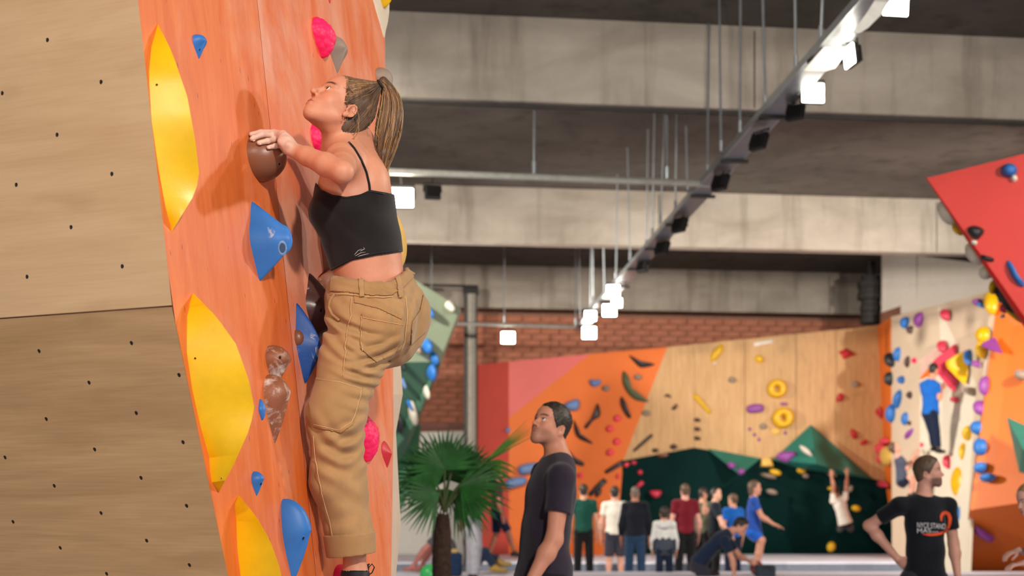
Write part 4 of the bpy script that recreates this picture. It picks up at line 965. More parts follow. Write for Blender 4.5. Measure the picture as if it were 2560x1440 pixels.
fl('single lit floodlight on the far cross pipe', 1270, 844, 24.7, 33, V((0.05, -1, 0.0)), tw=cp2[0].lerp(cp2[1], 0.6))
AIM = ['aimed at the climber from the far right track', 'aimed at the climber from the near right track', 'above and behind the photographer aimed at the plywood side', 'added behind the photographer to brighten the man', 'added at the right to brighten the far wall', 'added behind the tower to brighten the far wall', 'added behind the tower to brighten the cream wall', 'added to brighten the red prow', 'added to brighten the stained concrete beam']
for i, (l, t, p, sp_) in enumerate(KEY_AND_FILL_LAMPS):  # housings for the key lamps and the added fill alike
    d = (V(t) - V(l)).normalized()
    flood('lit unseen floodlight ' + AIM[i], V(l) - d * 0.06, d, 0.34, True, 'hall floodlights', mount=V((l[0], l[1], 6.9)))
# ------------------------------------------------------------------ potted fan palm
PY_ = 11.0
M_frond = plain('palm_leaf', (42, 98, 40), 0.45, var=0.35, scale=9)
M_frond2 = plain('palm_leaf_young', (92, 132, 52), 0.45, var=0.25, scale=9)
M_trunk = plain('palm_trunk_fibre', (70, 52, 42), 0.95, var=0.4, scale=30)
M_stem = plain('palm_stem', (92, 104, 60), 0.6, var=0.2)
base = P(1104, 1440, PY_); base.z = 0
palm = empty('potted_palm', base); tag(palm, 'potted fan palm with broad green fronds on a shaggy trunk', 'potted plant')
mb = MB(); n = 20
prof = [(0.16, 0.0), (0.19, 0.05), (0.22, 0.36), (0.235, 0.38), (0.235, 0.42), (0.205, 0.42), (0.20, 0.36), (0.0, 0.36)]
vs = [base + V((math.cos(a) * r, math.sin(a) * r, z)) for r, z in prof for a in np.linspace(0, 2 * math.pi, n, endpoint=False)]
mb.add(vs, [(k * n + i, k * n + (i + 1) % n, (k + 1) * n + (i + 1) % n, (k + 1) * n + i) for k in range(len(prof) - 1) for i in range(n)]); mb.build('pot', plain('pot_grey', (90, 88, 86), 0.7), palm, True)
tt = P(1108, 1285, PY_)
mb = MB(); pts = [base + V((0, 0, 0.35)), P(1106, 1500, PY_), P(1104, 1400, PY_), P(1106, 1330, PY_), tt]
mb.tube(pts, [0.075, 0.078, 0.074, 0.068, 0.045], 14)
for k in range(240):     # fibre scales
    t = random.random(); a = random.uniform(0, 6.28); z = 0.4 + (tt.z - 0.42) * t; r = 0.070 - 0.02 * t
    c = V((base.x + math.cos(a) * r, base.y + math.sin(a) * r, z)); d = V((math.cos(a), math.sin(a), 0)); s = V((-d.y, d.x, 0))
    mb.add([c - s * 0.015, c + s * 0.015, c + d * 0.022 + V((0, 0, 0.05 + random.random() * 0.03))], [(0, 1, 2)])
mb.build('trunk', M_trunk, palm)
def frond(hub, tip_dir, face, R, spread, nb, mat, root=None, droop=0.17, young=False):
    """fan leaf: blades radiate from the hub about tip_dir in the plane facing `face`"""
    hub = V(hub); u = V(tip_dir).normalized(); f = V(face); f = (f - u * f.dot(u)).normalized(); s = u.cross(f)
    mb = MB()
    for i in range(nb):
        a = math.radians(spread) * (i / (nb - 1) - 0.5) + random.uniform(-.02, .02)
        d = (u * math.cos(a) + s * math.sin(a)); q = (-u * math.sin(a) + s * math.cos(a))
        L = R * (0.80 + 0.2 * math.cos(a * 0.9)) * random.uniform(0.9, 1.05); wd = R * math.radians(spread) / nb * 0.27
        dr = random.uniform(0.6, 1.5) * droop; ln = []; K = 6
        for k in range(K + 1):
            t = k / K; wv = wd * (min(1, t / 0.45) if t < 0.45 else (1 - ((t - 0.45) / 0.55) ** 1.5)) + 0.0008
            p = hub + d * (L * t) - V((0, 0, 1)) * (dr * L * t * t) + f * (0.05 * L * t * t)
            ln += [p - q * wv, p + f * wv * 0.5, p + q * wv]
        mb.add(ln, [(k * 3 + j, k * 3 + j + 1, k * 3 + j + 4, k * 3 + j + 3) for k in range(K) for j in range(2)])
    o = mb.build('frond', mat, palm, False)
    if root is not None:
        m2 = MB(); r0 = V(root); mid = (r0 + hub) / 2 + V((0, 0, 0.03)); m2.tube([r0, mid, hub], [0.012, 0.009, 0.006], 7); m2.build('petiole', M_stem, o)
    return o
crown = P(1110, 1280, PY_)
for hub, tip, dY, face, R, sp, nb in (
    ((1112, 1175), (1050, 1075), -0.10, (0.1, -1, 0.1), 0.40, 230, 36), ((1128, 1180), (1165, 1075), 0.05, (0.0, -1, 0.2), 0.36, 180, 28), ((1150, 1215), (1275, 1215), -0.12, (0.0, -0.8, 0.6), 0.44, 150, 26),
    ((1098, 1235), (995, 1250), -0.16, (-0.1, -0.9, 0.4), 0.38, 130, 22), ((1075, 1200), (1000, 1165), 0.12, (0, -1, 0.3), 0.34, 160, 26), ((1140, 1235), (1230, 1290), 0.1, (0.2, -0.9, 0.5), 0.36, 140, 22), ((1120, 1200), (1110, 1130), 0.25, (0, -0.7, 0.7), 0.35, 220, 30), ((1118, 1222), (1112, 1300), 0.2, (0, -0.9, 0.2), 0.22, 150, 18), ((1085, 1190), (1015, 1110), -0.05, (-0.2, -0.9, 0.4), 0.36, 120, 20), ((1165, 1190), (1235, 1150), 0.05, (0.2, -0.9, 0.4), 0.34, 120, 18)):
    h_ = P(hub[0], hub[1], PY_ + dY); t_ = P(tip[0], tip[1], PY_ + dY * 1.6)
    frond(h_, t_ - h_, face, R, sp, nb, M_frond, crown)
h_ = P(1215, 1150, PY_); frond(h_, P(1335, 1062, PY_) - h_, (0.3, -1, 0.3), 0.44, 16, 7, M_frond2, crown, droop=0.02)
h_ = P(1205, 1160, PY_ + 0.1); frond(h_, P(1330, 1150, PY_) - h_, (0, -1, 0.3), 0.30, 70, 5, M_frond2, crown, droop=0.35)

# ------------------------------------------------------------------ small things on the mats
def ball(name, label, c, r, mat, cat='ball', seam=True):
    bm = bmesh.new(); bmesh.ops.create_icosphere(bm, subdivisions=4, radius=r)
    me = bpy.data.meshes.new(name); bm.to_mesh(me); bm.free(); me.materials.append(mat)
    me.polygons.foreach_set('use_smooth', [True] * len(me.polygons)); o = link(name, me); o.location = c; tag(o, label, cat)
    for k in range(3):
        mb = MB(); ax = [V((1, 0, 0)), V((0, 1, 0)), V((0.6, 0.6, 0.5))][k].normalized(); a = ax.orthogonal().normalized(); b = ax.cross(a)
        mb.tube([(a * math.cos(t) + b * math.sin(t)) * r * 1.002 for t in np.linspace(0, 2 * math.pi, 33)], r * 0.03, 5, cap=False); q = mb.build('seam', M_dark if 'red' in label else mat, None); q.parent = o
    return o
c = P(1076, 1420, 17.5); c.z = 0.35 + 0.13; ball('exercise_ball', 'glossy green ball on the mat beside the palm trunk', c, 0.13, plain('green_rubber', (70, 196, 110), 0.3))
c = P(1892, 1385, 21.2); c.z = 0.35 + 0.10; ball('basketball', 'dull red ball on the mat by the visitors\' legs', P(1892, 1392, 20.6), 0.10, plain('red_rubber', (134, 58, 46), 0.6))
bpy.data.objects['basketball'].location.z = 0.45
e = empty('crash_pad', P(1912, 1430, 20.0)); e.location.z = 0.35; tag(e, 'dark navy block pad lying in front of the red ball', 'pad')
q = P(1912, 1430, 20.0); mb = MB(); mb.box((q.x, q.y, 0.43), (0.26, 0.3, 0.16)); bevel(mb.build('pad_body', plain('navy_vinyl', (28, 44, 58), 0.6), e), 0.02)
mb = MB(); mb.tube([(q.x - 0.06, q.y - 0.155, 0.45), (q.x - 0.04, q.y - 0.17, 0.48), (q.x + 0.04, q.y - 0.17, 0.48), (q.x + 0.06, q.y - 0.155, 0.45)], 0.008); mb.build('handle', M_black, e)
q = P(1139, 1400, 20.0); e = empty('backpack', (q.x, q.y, 0.35)); tag(e, 'dark blue backpack standing on the mat behind the palm', 'bag')
mb = MB(); mb.box((q.x, q.y, 0.52), (0.18, 0.16, 0.33)); bevel(mb.build('bag_body', cloth_mat('navy_canvas', (24, 44, 74)), e), 0.04, 3)
mb = MB(); mb.box((q.x, q.y - 0.1, 0.45), (0.13, 0.06, 0.16)); bevel(mb.build('front_pocket', cloth_mat('navy_canvas', (24, 44, 74)), e), 0.02, 3)
mb = MB(); mb.box((q.x - 0.01, q.y, 0.71), (0.09, 0.10, 0.06)); bevel(mb.build('top_flap', cloth_mat('ochre_canvas', (176, 150, 90)), e), 0.02, 3)
# ------------------------------------------------------------------ people: shared builders
M_skin = vcol_mat('skin', 0.5, 0.06, (500, 0.06), 0.35)
M_eye = plain('eye_white', (226, 222, 216), 0.15, var=0.02); M_iris = plain('iris_brown', (62, 44, 30), 0.15); M_pupil = plain('pupil', (8, 8, 8), 0.1)
def frame(f, u=(0, 0, 1)):
    f = V(f).normalized(); l = V(u).cross(f).normalized(); return f, l, f.cross(l)
class Head:
    """head placed at c facing f; local metres (forward, left, up) scaled by s"""
    def __init__(s, c, f, u=(0, 0, 1), sc=0.93): s.c = V(c); s.f, s.l, s.u = frame(f, u); s.s = sc
    def p(s, a, b, c): return s.c + (s.f * a + s.l * b + s.u * c) * s.s
    def R(s): return np.array([s.f, s.l, s.u]).T
    def local(s, pts):
        q = np.asarray(pts) - np.array(s.c); return q @ s.R() / s.s
def add_head(F, H, fine=True, male=False):
    s = H.s; R = H.R(); p = H.p; E = lambda c, r, k, op='u': F.put(ell(p(*c), [x * s for x in r], R), k * s, op)
    E((-0.012, 0, 0.035), (0.094, 0.073, 0.085), 0.02)
    E((0.026, 0, -0.025), (0.062, 0.060, 0.085), 0.03)
    E((0.052, 0, 0.045), (0.036, 0.056, 0.045), 0.03)              # forehead
    jw = 0.050 if male else 0.044
    for sd in (-1, 1):
        F.put(limb(p(0.0, sd * jw, -0.062), p(0.066, sd * 0.012, -0.104), 0.020 * s, 0.016 * s), 0.03 * s)
        E((0.054, sd * 0.036, -0.034), (0.024, 0.022, 0.026), 0.03)  # cheek
    E((0.074, 0, -0.102), (0.020, 0.022, 0.019) if male else (0.017, 0.018, 0.016), 0.022 if male else 0.016)            # chin
    E((0.070, 0, -0.066), (0.026, 0.030, 0.030), 0.025)            # mouth mass
    if not fine:
        F.put(limb(p(0.086, 0, 0.006), p(0.104, 0, -0.034), 0.009 * s, 0.013 * s), 0.012 * s)
        for sd in (-1, 1):
            E((-0.012, sd * 0.076, -0.014), (0.018, 0.008, 0.030), 0.006)
            E((0.094, sd * 0.031, 0.002), (0.014, 0.016, 0.010), 0.012, 's')
        return
    for sd in (-1, 1):
        E((0.093, sd * 0.032, -0.001), (0.016, 0.018, 0.012), 0.016, 's')   # socket
        F.put(limb(p(0.083, sd * 0.014, 0.017), p(0.070, sd * 0.050, 0.018), 0.009 * s, 0.007 * s), 0.014 * s)  # brow
        F.put(ell(p(0.0735, sd * 0.032, -0.001), [0.0150 * s] * 3), 0.005 * s)                   # lids over the ball
        E((0.089, sd * 0.032, -0.0010), (0.011, 0.0145, 0.0082), 0.002, 's')                        # lid opening
    F.put(limb(p(0.081, 0, 0.012), p(0.107, 0, -0.026), 0.0075 * s, 0.0085 * s), 0.012 * s)        # nose bridge
    E((0.109, 0, -0.033), (0.011, 0.0105, 0.010), 0.008)                                          # tip
    for sd in (-1, 1):
        E((0.094, sd * 0.0125, -0.038), (0.010, 0.0065, 0.0075), 0.006)                            # wing
        E((0.099, sd * 0.0065, -0.0455), (0.006, 0.0032, 0.004), 0.002, 's')                      # nostril
        E((-0.020, sd * 0.0725, -0.018), (0.0165, 0.0070, 0.027), 0.005)                              # ear
        E((-0.0165, sd * 0.083, -0.018), (0.0100, 0.0115, 0.0160), 0.002, 's')
        chain(F, [p(-0.020 + 0.0155 * math.cos(t), sd * (0.0775 + 0.003 * math.sin(t * 0.6)), -0.018 + 0.026 * math.sin(t)) for t in np.radians([0, 35, 70, 105, 140, 175, 210, 240])], [0.0030 * s] * 8, 0.002)
        E((-0.010, sd * 0.074, -0.044), (0.010, 0.008, 0.011), 0.006)                              # lobe
        E((-0.004, sd * 0.075, -0.024), (0.004, 0.006, 0.007), 0.003)                              # tragus
    F.put(limb(p(0.095, -0.013, -0.0665), p(0.095, 0.013, -0.0665), 0.0060 * s), 0.006 * s)
    F.put(limb(p(0.0935, -0.011, -0.0772), p(0.0935, 0.011, -0.0772), 0.0070 * s), 0.006 * s)
    F.put(limb(p(0.1010, -0.022, -0.0715), p(0.1010, 0.022, -0.0715), 0.0040 * s), 0.003 * s, 's')
def eyes(H, parent, gaze=None):
    for sd in (-1, 1):
        c = H.p(0.0745, sd * 0.032, -0.001); r = 0.0128 * H.s; g = (H.f + H.u * 0.12 if gaze is None else V(gaze)).normalized()
        a = g.orthogonal().normalized(); b = g.cross(a); n, m = 16, 16; v = []; f = []; mi = []
        for i in range(m + 1):
            t = math.pi * i / m
            for j in range(n):
                q = 2 * math.pi * j / n; v.append(c + (g * math.cos(t) + (a * math.cos(q) + b * math.sin(q)) * math.sin(t)) * r)
        for i in range(m):
            for j in range(n):
                f.append((i * n + j, i * n + (j + 1) % n, (i + 1) * n + (j + 1) % n, (i + 1) * n + j)); mi.append(2 if i < 1 else 1 if i < 3 else 0)
        mobj('eye', v, f, None, parent, True, [M_eye, M_iris, M_pupil], mi)
def skin_colors(verts, tone, H=None, male=False, lips=(0.55, 0.19, 0.16), brow=(0.06, 0.035, 0.02), stubble=0.0, fine=True, extra=None):
    col = np.tile(np.array(srgb(*tone)[:3]), (len(verts), 1))
    if H is not None and fine:
        q = H.local(verts); f, l, u = q[:, 0], np.abs(q[:, 1]), q[:, 2]
        def mixm(w, c):
            col[:] = col * (1 - w[:, None]) + np.array(c) * w[:, None]
        g = lambda x, a, b: np.clip((x - a) / (b - a), 0, 1)
        ck = np.exp(-(((f - 0.06) / 0.03) ** 2 + ((l - 0.042) / 0.022) ** 2 + ((u + 0.035) / 0.025) ** 2)); mixm(ck * 0.35, np.array(srgb(*tone)[:3]) * [1.0, 0.72, 0.68])
        nz = np.exp(-(((f - 0.104) / 0.014) ** 2 + (l / 0.016) ** 2 + ((u + 0.036) / 0.014) ** 2)); mixm(nz * 0.4, np.array(srgb(*tone)[:3]) * [1.0, 0.72, 0.68])
        if stubble:
            st = g(f, 0.0, 0.03) * g(-u, 0.045, 0.062) * g(u, -0.16, -0.125) ; mixm(np.clip(st, 0, 1) * stubble, (0.06, 0.04, 0.03))
            ms = np.exp(-(((f - 0.094) / 0.016) ** 2 + ((u + 0.058) / 0.007) ** 2 + (l / 0.026) ** 4)); mixm(ms * stubble, (0.06, 0.04, 0.03))
        lp = np.exp(-(((u + 0.0715) / 0.0095) ** 4 + (l / 0.021) ** 4)) * (f > 0.083); mixm(lp * 0.75, lips)
        br = np.exp(-(((u - (0.0215 + 0.004 * np.sin((l - 0.012) * 75))) / 0.0052) ** 4 + ((l - 0.033) / 0.023) ** 6)) * (f > 0.05); mixm(br * 0.9, brow)
        mo = np.exp(-(((u + 0.0715) / 0.0018) ** 2 + (l / 0.024) ** 6)) * (f > 0.078); mixm(mo * 0.85, (0.16, 0.04, 0.035))  # mouth crease darkened, its shade put into the colour
        ln = np.exp(-(((u - 0.0052) / 0.0026) ** 2 + ((l - 0.032) / 0.015) ** 4)) * (f > 0.07); mixm(ln * 0.95, (0.03, 0.02, 0.015))
        ns = np.exp(-(((f - 0.1) / 0.006) ** 2 + ((l - 0.0065) / 0.003) ** 2 + ((u + 0.0445) / 0.003) ** 2)); mixm(ns * 0.8, (0.12, 0.04, 0.03))  # nostril shade put into the colour
        ea = np.exp(-(((f + 0.0155) / 0.0085) ** 2 + ((u + 0.019) / 0.0135) ** 2)) * (l > 0.062) * (l < 0.0785); mixm(ea * 0.55, np.array(srgb(*tone)[:3]) * [0.55, 0.38, 0.34])  # ear hollow darkened, its shade put into the colour
    if extra: extra(verts, col)
    return col
def bounds(pts, pad): a = np.array([tuple(p) for p in pts]); return a.min(0) - pad, a.max(0) + pad
def hand(F, wr, d, nrm, s=1.0, curl=0.35, side=1, k=0.006):
    """relaxed hand: palm, four unequal bent fingers and a thumb leaving the side of the palm; d along fingers, nrm palm normal"""
    wr = V(wr); d = V(d).normalized(); n = V(nrm); n = (n - d * n.dot(d)).normalized(); q = d.cross(n) * side
    kn = wr + d * 0.088 * s
    F.put(limb(wr, wr + d * 0.02 * s, 0.025 * s, 0.028 * s, n, 0.7), 0.015 * s)
    F.put(limb(wr + d * 0.03 * s, kn - d * 0.01 * s, 0.034 * s, 0.038 * s, n, 0.42), 0.012 * s)
    for i, L in enumerate((0.074, 0.084, 0.078, 0.060)):
        a = kn + q * (0.028 - 0.0185 * i) * s; r = (0.0088, 0.0092, 0.0088, 0.0076)[i] * s
        pts = [a]; dd = d + q * (0.10 - 0.07 * i)
        for seg, fr in enumerate((0.46, 0.30, 0.24)):
            ang = curl * (0.5 + 0.6 * seg) ; dv = (dd * math.cos(ang) + n * math.sin(ang)).normalized(); pts.append(pts[-1] + dv * L * fr * s)
        chain(F, pts, [r * 1.05, r, r * 0.94, r * 0.85], k * s)
    t0 = wr + d * 0.03 * s + q * 0.026 * s; t1 = t0 + (d * 0.6 + q * 0.7 + n * 0.3).normalized() * 0.04 * s; t2 = t1 + (d * 0.9 + q * 0.15 + n * 0.45).normalized() * 0.034 * s; t3 = t2 + (d + n * 0.5).normalized() * 0.024 * s
    chain(F, [t0, t1, t2, t3], [0.014 * s, 0.0115 * s, 0.010 * s, 0.0085 * s], 0.008 * s)
def foot(F, an, fwd, s=1.0, ground=None):
    an = V(an); f = V(fwd); f.z = 0; f.normalize(); g = an.z - 0.075 * s if ground is None else ground
    heel = an - f * 0.045 * s; heel.z = g + 0.035 * s; toe = an + f * 0.15 * s; toe.z = g + 0.028 * s
    F.put(limb(heel, toe, 0.038 * s, 0.036 * s, (0, 0, 1), 0.85), 0.03 * s)
    F.put(limb(an, an + f * 0.06 * s - V((0, 0, 0.04 * s)), 0.040 * s, 0.036 * s), 0.03 * s)
def wrinkle(amp, fr, seed):
    r = np.random.default_rng(seed); ph = r.uniform(0, 6.28, 6)
    def fn(x, y, z):
        a = np.sin(fr * (z + 0.35 * x) * 6.28 + 1.7 * np.sin(9 * x + ph[0]) + 1.4 * np.sin(8 * y + ph[1]) + ph[2])
        b = np.sin(fr * 0.6 * (z - 0.5 * x + 0.3 * y) * 6.28 + 1.9 * np.sin(7 * x + 5 * z + ph[3]) + ph[4])
        m = 0.5 + 0.5 * np.sin(6 * z + 4 * x + ph[5])
        return amp * (a * m + b * (1 - m)) * 0.5
    return fn
HAIR = {}
def hair_mat(name, c1, c2):
    if name in HAIR: return HAIR[name]
    m, nt, b = nt_of(name); f = noise(nt, coords(nt, (60, 60, 8)), 2.0, 4)
    nt.links.new(ramp(nt, f, [(0.3, srgb(*c1)), (0.7, srgb(*c2))]), b.inputs['Base Color']); b.inputs['Roughness'].default_value = 0.5
    bump(nt, b, f, 0.5, 0.004); HAIR[name] = m; return m
def hair_cap(H, parent, mat, h=0.006, th=0.010, line=(0.0, 0.55, -0.02), nape=-0.085, volume=0.0, long=0.0, name='hair', knot=None, noise_amp=0.003):
    s = H.s; F = Field(*bounds([H.c], 0.22 * s + long), h); R = H.R(); p = H.p
    t = th / s
    F.put(ell(p(-0.014, 0, 0.036), [(0.096 + t + volume * 0.6) * s, (0.075 + t + volume * 0.5) * s, (0.086 + t + volume) * s], R), 0.01)
    F.put(ell(p(-0.048, 0, -0.040), [(0.050 + t * .6) * s, (0.056 + t * .6) * s, 0.060 * s], R), 0.03)
    if long:
        for sd in (-1, 0, 1): F.put(limb(p(-0.06, sd * 0.045, 0.0), p(-0.065, sd * 0.055, 0) - V((0, 0, long)), 0.05 * s, 0.035 * s), 0.02)
    if knot is not None: F.put(limb(p(-0.05, 0, 0.075), knot, 0.055 * s, 0.013 * s), 0.03)
    f0, u0, l0 = np.array(H.f), np.array(H.u), np.array(H.l); c = np.array(H.c)
    def loc(x, y, z):
        qx, qy, qz = x - c[0], y - c[1], z - c[2]
        return [(qx * v[0] + qy * v[1] + qz * v[2]) / s for v in (f0, l0, u0)]
    def cutf(x, y, z):
        f, l, u = loc(x, y, z)
        front = f + 0.0022 * np.sin(l * 900) * np.sin(u * 700) - (line[0] + line[1] * np.maximum(u - line[2], 0)) + 0.035 * np.clip((line[2] - u) / 0.03, 0, 1)
        low = (nape - u) if not long else (nape - long / s - u)
        ear = 0.029 - np.sqrt((f + 0.016) ** 2 * 1.6 + (u + 0.022) ** 2) 
        ear = np.where(np.abs(l) > 0.06, ear, -1)
        return np.maximum(np.maximum(front, low), ear) * s
    F.cut(cutf)
    if noise_amp: F.displace(lambda x, y, z: noise_amp * np.sin(180 * x + 60 * np.sin(30 * z)) * np.sin(150 * z + 40 * y) * 0.6, 0.02)
    v, fc = F.mesh(1)
    return fast_mesh(name, v, fc, [mat], parent)
def patch(o, poly, off, mat, parent, name, th=0.003, facing=True):
    """lift a patch of cloth off mesh o inside a photo polygon: pockets, bands, loops"""
    me = o.data; n = len(me.vertices); co = np.empty(n * 3, np.float32); me.vertices.foreach_get('co', co); co = co.reshape(-1, 3)
    nr = np.empty(n * 3, np.float32); me.vertices.foreach_get('normal', nr); nr = nr.reshape(-1, 3)
    px = HX + FPX * co[:, 0] / co[:, 1]; py = HY - FPX * (co[:, 2] - CZ) / co[:, 1]
    ins = np.zeros(n, bool); k = len(poly); j = k - 1
    for i in range(k):
        xi, yi = poly[i]; xj, yj = poly[j]
        c_ = ((yi > py) != (yj > py)) & (px < (xj - xi) * (py - yi) / ((yj - yi) if yj != yi else 1e-9) + xi); ins ^= c_; j = i
    if facing: ins &= ((co - np.array(CAMP)) * nr).sum(1) < 0
    fs = np.array([p.vertices[:] for p in me.polygons]) if len(me.polygons) else np.zeros((0, 4), int)
    fs = fs[ins[fs].any(1)]
    if not len(fs): return None
    # slide the outer ring of vertices onto the outline so the patch has a clean edge
    co = co.copy()
    for i in np.unique(fs):
        if ins[i]: continue
        best = None
        for a_, b_ in zip(poly, poly[1:] + poly[:1]):
            a2, b2, q2 = V(a_), V(b_), V((px[i], py[i])); d2 = b2 - a2; t2 = max(0, min(1, (q2 - a2).dot(d2) / max(d2.length_squared, 1e-9))); c2 = a2 + d2 * t2
            if best is None or (c2 - q2).length < best[0]: best = ((c2 - q2).length, c2)
        if best[0] < 14: co[i] = P(best[1][0], best[1][1], co[i, 1])
    # keep the largest connected sheet
    lab = np.arange(n)
    for _ in range(400):
        m_ = lab[fs].min(1); new = lab.copy(); np.minimum.at(new, fs.ravel(), np.repeat(m_, 4))
        if (new == lab).all(): break
        lab = new
    fl_ = lab[fs[:, 0]]; u_, c_ = np.unique(fl_, return_counts=True); fs = fs[fl_ == u_[c_.argmax()]]
    used = np.unique(fs); mp = np.full(n, -1); mp[used] = np.arange(len(used))
    q = fast_mesh(name, co[used] + nr[used] * off, mp[fs], [mat], parent)
    s = q.modifiers.new('thickness', 'SOLIDIFY'); s.thickness = th; s.offset = -1
    return q
def bvh_of(o): return BVHTree.FromPolygons([v.co for v in o.data.vertices], [p.vertices for p in o.data.polygons])
def drape(bvh, pts, off=0.002):
    out = []
    for px, py in pts:
        d = V(((px - HX) / FPX, 1, -(py - HY) / FPX)).normalized(); l, n_, *_ = bvh.ray_cast(CAMP, d)
        if l is not None: out.append(l + (n_ if n_.dot(d) < 0 else -n_) * off)
    return out
def densify(pts, n=24):
    q = np.array(pts, float); d = np.r_[0, np.cumsum(np.hypot(*np.diff(q, axis=0).T))]; t = np.linspace(0, d[-1], n)
    return list(zip(np.interp(t, d, q[:, 0]), np.interp(t, d, q[:, 1])))

def person(label, J, o, h=0.009, group=None):
    """figure from joints J (world vectors) and options o; body skin is one continuous mesh, clothes and hair are its children"""
    s = o.get('s', 1.0); face = V(o['face']); fx, lx, ux = frame(face, (0, 0, 1)); fat = o.get('fat', 1.0)
    root = empty('person', o.get('base', J['pelvis'])); tag(root, label, 'person', group or 'people in the hall')
    H = Head(J['head'], o.get('look', face), o.get('headup', (0, 0, 1)), 0.93 * s * o.get('hs', 1.0)); fine = o.get('fine', False); male = o.get('male', True)
    allp = list(J.values())
    lo, hi = bounds(allp, 0.22 * s)
    spine = (J['neck'] - J['pelvis']).normalized()
    side = (J['shL'] - J['shR']).normalized(); front = side.cross(spine).normalized()
    if front.dot(fx) < 0: front = -front
    chest = J.get('chest', J['pelvis'].lerp(J['neck'], 0.66)); waist = J.get('waist', J['pelvis'].lerp(J['neck'], 0.30)); belly = o.get('belly', 0.0)
    def torso(F, e, k=0.05):
        F.put(limb(chest.lerp(J['neck'], 0.45), chest, (0.125 * fat) * s + e, (0.150 * fat) * s + e, front, 0.66), k)
        F.put(limb(chest, waist, (0.150 * fat) * s + e, (0.138 * fat) * s + e, front, 0.70), k)
        F.put(limb(waist, J['pelvis'], (0.138 * fat) * s + e, (0.150 * fat) * s + e, front, 0.72), k)
        if belly: F.put(ell(waist + front * 0.05 * s - spine * 0.02, [(0.11 + belly) * s + e] * 3), k)
        for sd in 'LR': F.put(limb(J['neck'] - spine * 0.03 * s, J['sh' + sd], 0.052 * s + e, 0.056 * s + e), k)
    # skin
    F = Field(lo, hi, h); add_head(F, H, fine, male)
    F.put(limb(H.p(-0.022, 0, -0.035), J['neck'], 0.054 * s, 0.060 * s), 0.03)
    torso(F, -0.006)
    for sd in 'LR':
        if 'el' + sd in J:
            a, b, c = J['sh' + sd], J['el' + sd], J['wr' + sd]
            m1 = b.lerp(c, 0.3)
            chain(F, [a, a.lerp(b, 0.4), b, m1, c], [0.050 * s, 0.047 * s, 0.039 * s, 0.041 * s, 0.026 * s], 0.03)
            hd = o.get('hand' + sd, ((c - b).normalized(), -lx if sd == 'L' else lx))
            hand(F, c, hd[0], hd[1], s * (hd[3] if len(hd) > 3 else 1.0), hd[2] if len(hd) > 2 else 0.3, 1 if sd == 'R' else -1)
        if 'kn' + sd in J:
            a, b, c = J['hip' + sd], J['kn' + sd], J['an' + sd]
            chain(F, [a, b, b.lerp(c, 0.3), c], [0.075 * s, 0.052 * s, 0.050 * s, 0.034 * s], 0.03)
            if o.get('barefoot'): foot(F, c, o.get('toe' + sd, fx), s)
    v, fc = F.mesh(1)
    body = fast_mesh('body', v, fc, [M_skin], root, skin_colors(v, o.get('skin', (204, 150, 124)), H, male, stubble=o.get('stubble', 0.0), fine=fine, brow=o.get('brow', (0.05, 0.03, 0.02))))
    if fine: eyes(H, root, o.get('gaze'))
    # shirt
    out = {'body': body, 'root': root, 'H': H}
    if o.get('shirt'):
        F = Field(lo, hi, h); torso(F, 0.007)
        hem = J['pelvis'] - spine * o.get('hem', 0.02)
        F.put(limb(J['pelvis'], hem, 0.152 * fat * s + 0.012, 0.154 * fat * s + 0.020, front, 0.80), 0.04)
        sl = o.get('sleeve', 0.55)
        for sd in 'LR':
            if 'el' + sd not in J: continue
            a, b, c = J['sh' + sd], J['el' + sd], J['wr' + sd]
            if sl <= 1: F.put(limb(a, a.lerp(b, sl), 0.062 * s, o.get('cuffr', 0.060) * s, cap='b'), 0.035)
            else:
                F.put(limb(a, b, 0.062 * s, 0.054 * s), 0.035); F.put(limb(b, b.lerp(c, sl - 1), 0.054 * s, 0.044 * s, cap='b'), 0.02)
        F.put(limb(J['neck'], H.p(-0.02, 0, -0.06), 0.060 * s, 0.064 * s), 0.012, 's')
        F.cut(lambda x, y, z: (hem[0] - x) * spine[0] + (hem[1] - y) * spine[1] + (hem[2] - z) * spine[2])
        F.displace(wrinkle(o.get('wr', 0.004), 7, sum(map(ord, label)) % 1000), 0.02)
        v, fc = F.mesh(1); out['shirt'] = fast_mesh(o.get('shirt_name', 'shirt'), v, fc, [o['shirt']], root)
    if o.get('pants') and 'knL' in J:
        F = Field(lo, hi, h)
        F.put(limb(waist.lerp(J['pelvis'], 0.55), J['pelvis'], 0.142 * fat * s, 0.152 * fat * s, front, 0.73, cap='a'), 0.03)
        ln = o.get('leg', 1.9)
        for sd in 'LR':
            a, b, c = J['hip' + sd], J['kn' + sd], J['an' + sd]
            r = o.get('pr', (0.092, 0.072, 0.062))
            if ln <= 1: F.put(limb(a, a.lerp(b, ln), r[0] * s, (r[0] - 0.004) * s, cap='b'), 0.03)
            else:
                F.put(limb(a, b, r[0] * s, r[1] * s), 0.03); F.put(limb(b, b.lerp(c, ln - 1), r[1] * s, r[2] * s, cap='b'), 0.02)
            F.put(ell(J['hip' + sd] - front * 0.040 * s + V((0, 0, 0.0)), [0.082 * s] * 3), 0.03)
        F.displace(wrinkle(0.004, 6, 3 + sum(map(ord, label)) % 1000), 0.02)
        v, fc = F.mesh(1); out['pants'] = fast_mesh('shorts' if ln <= 1.2 else 'trousers', v, fc, [o['pants']], root)
        if not o.get('barefoot'):
            for sd in 'LR':
                c = J['an' + sd]; F = Field(*bounds([c], 0.26 * s), max(h, 0.006)); foot(F, c, o.get('toe' + sd, fx), s * 1.12); v, fc = F.mesh(1); fast_mesh('shoe', v, fc, [o.get('shoe', M_black)], root)
    if o.get('hair'):
        out['hair'] = hair_cap(H, root, o['hair'], max(h * 0.8, 0.0035), **o.get('hairkw', {}))
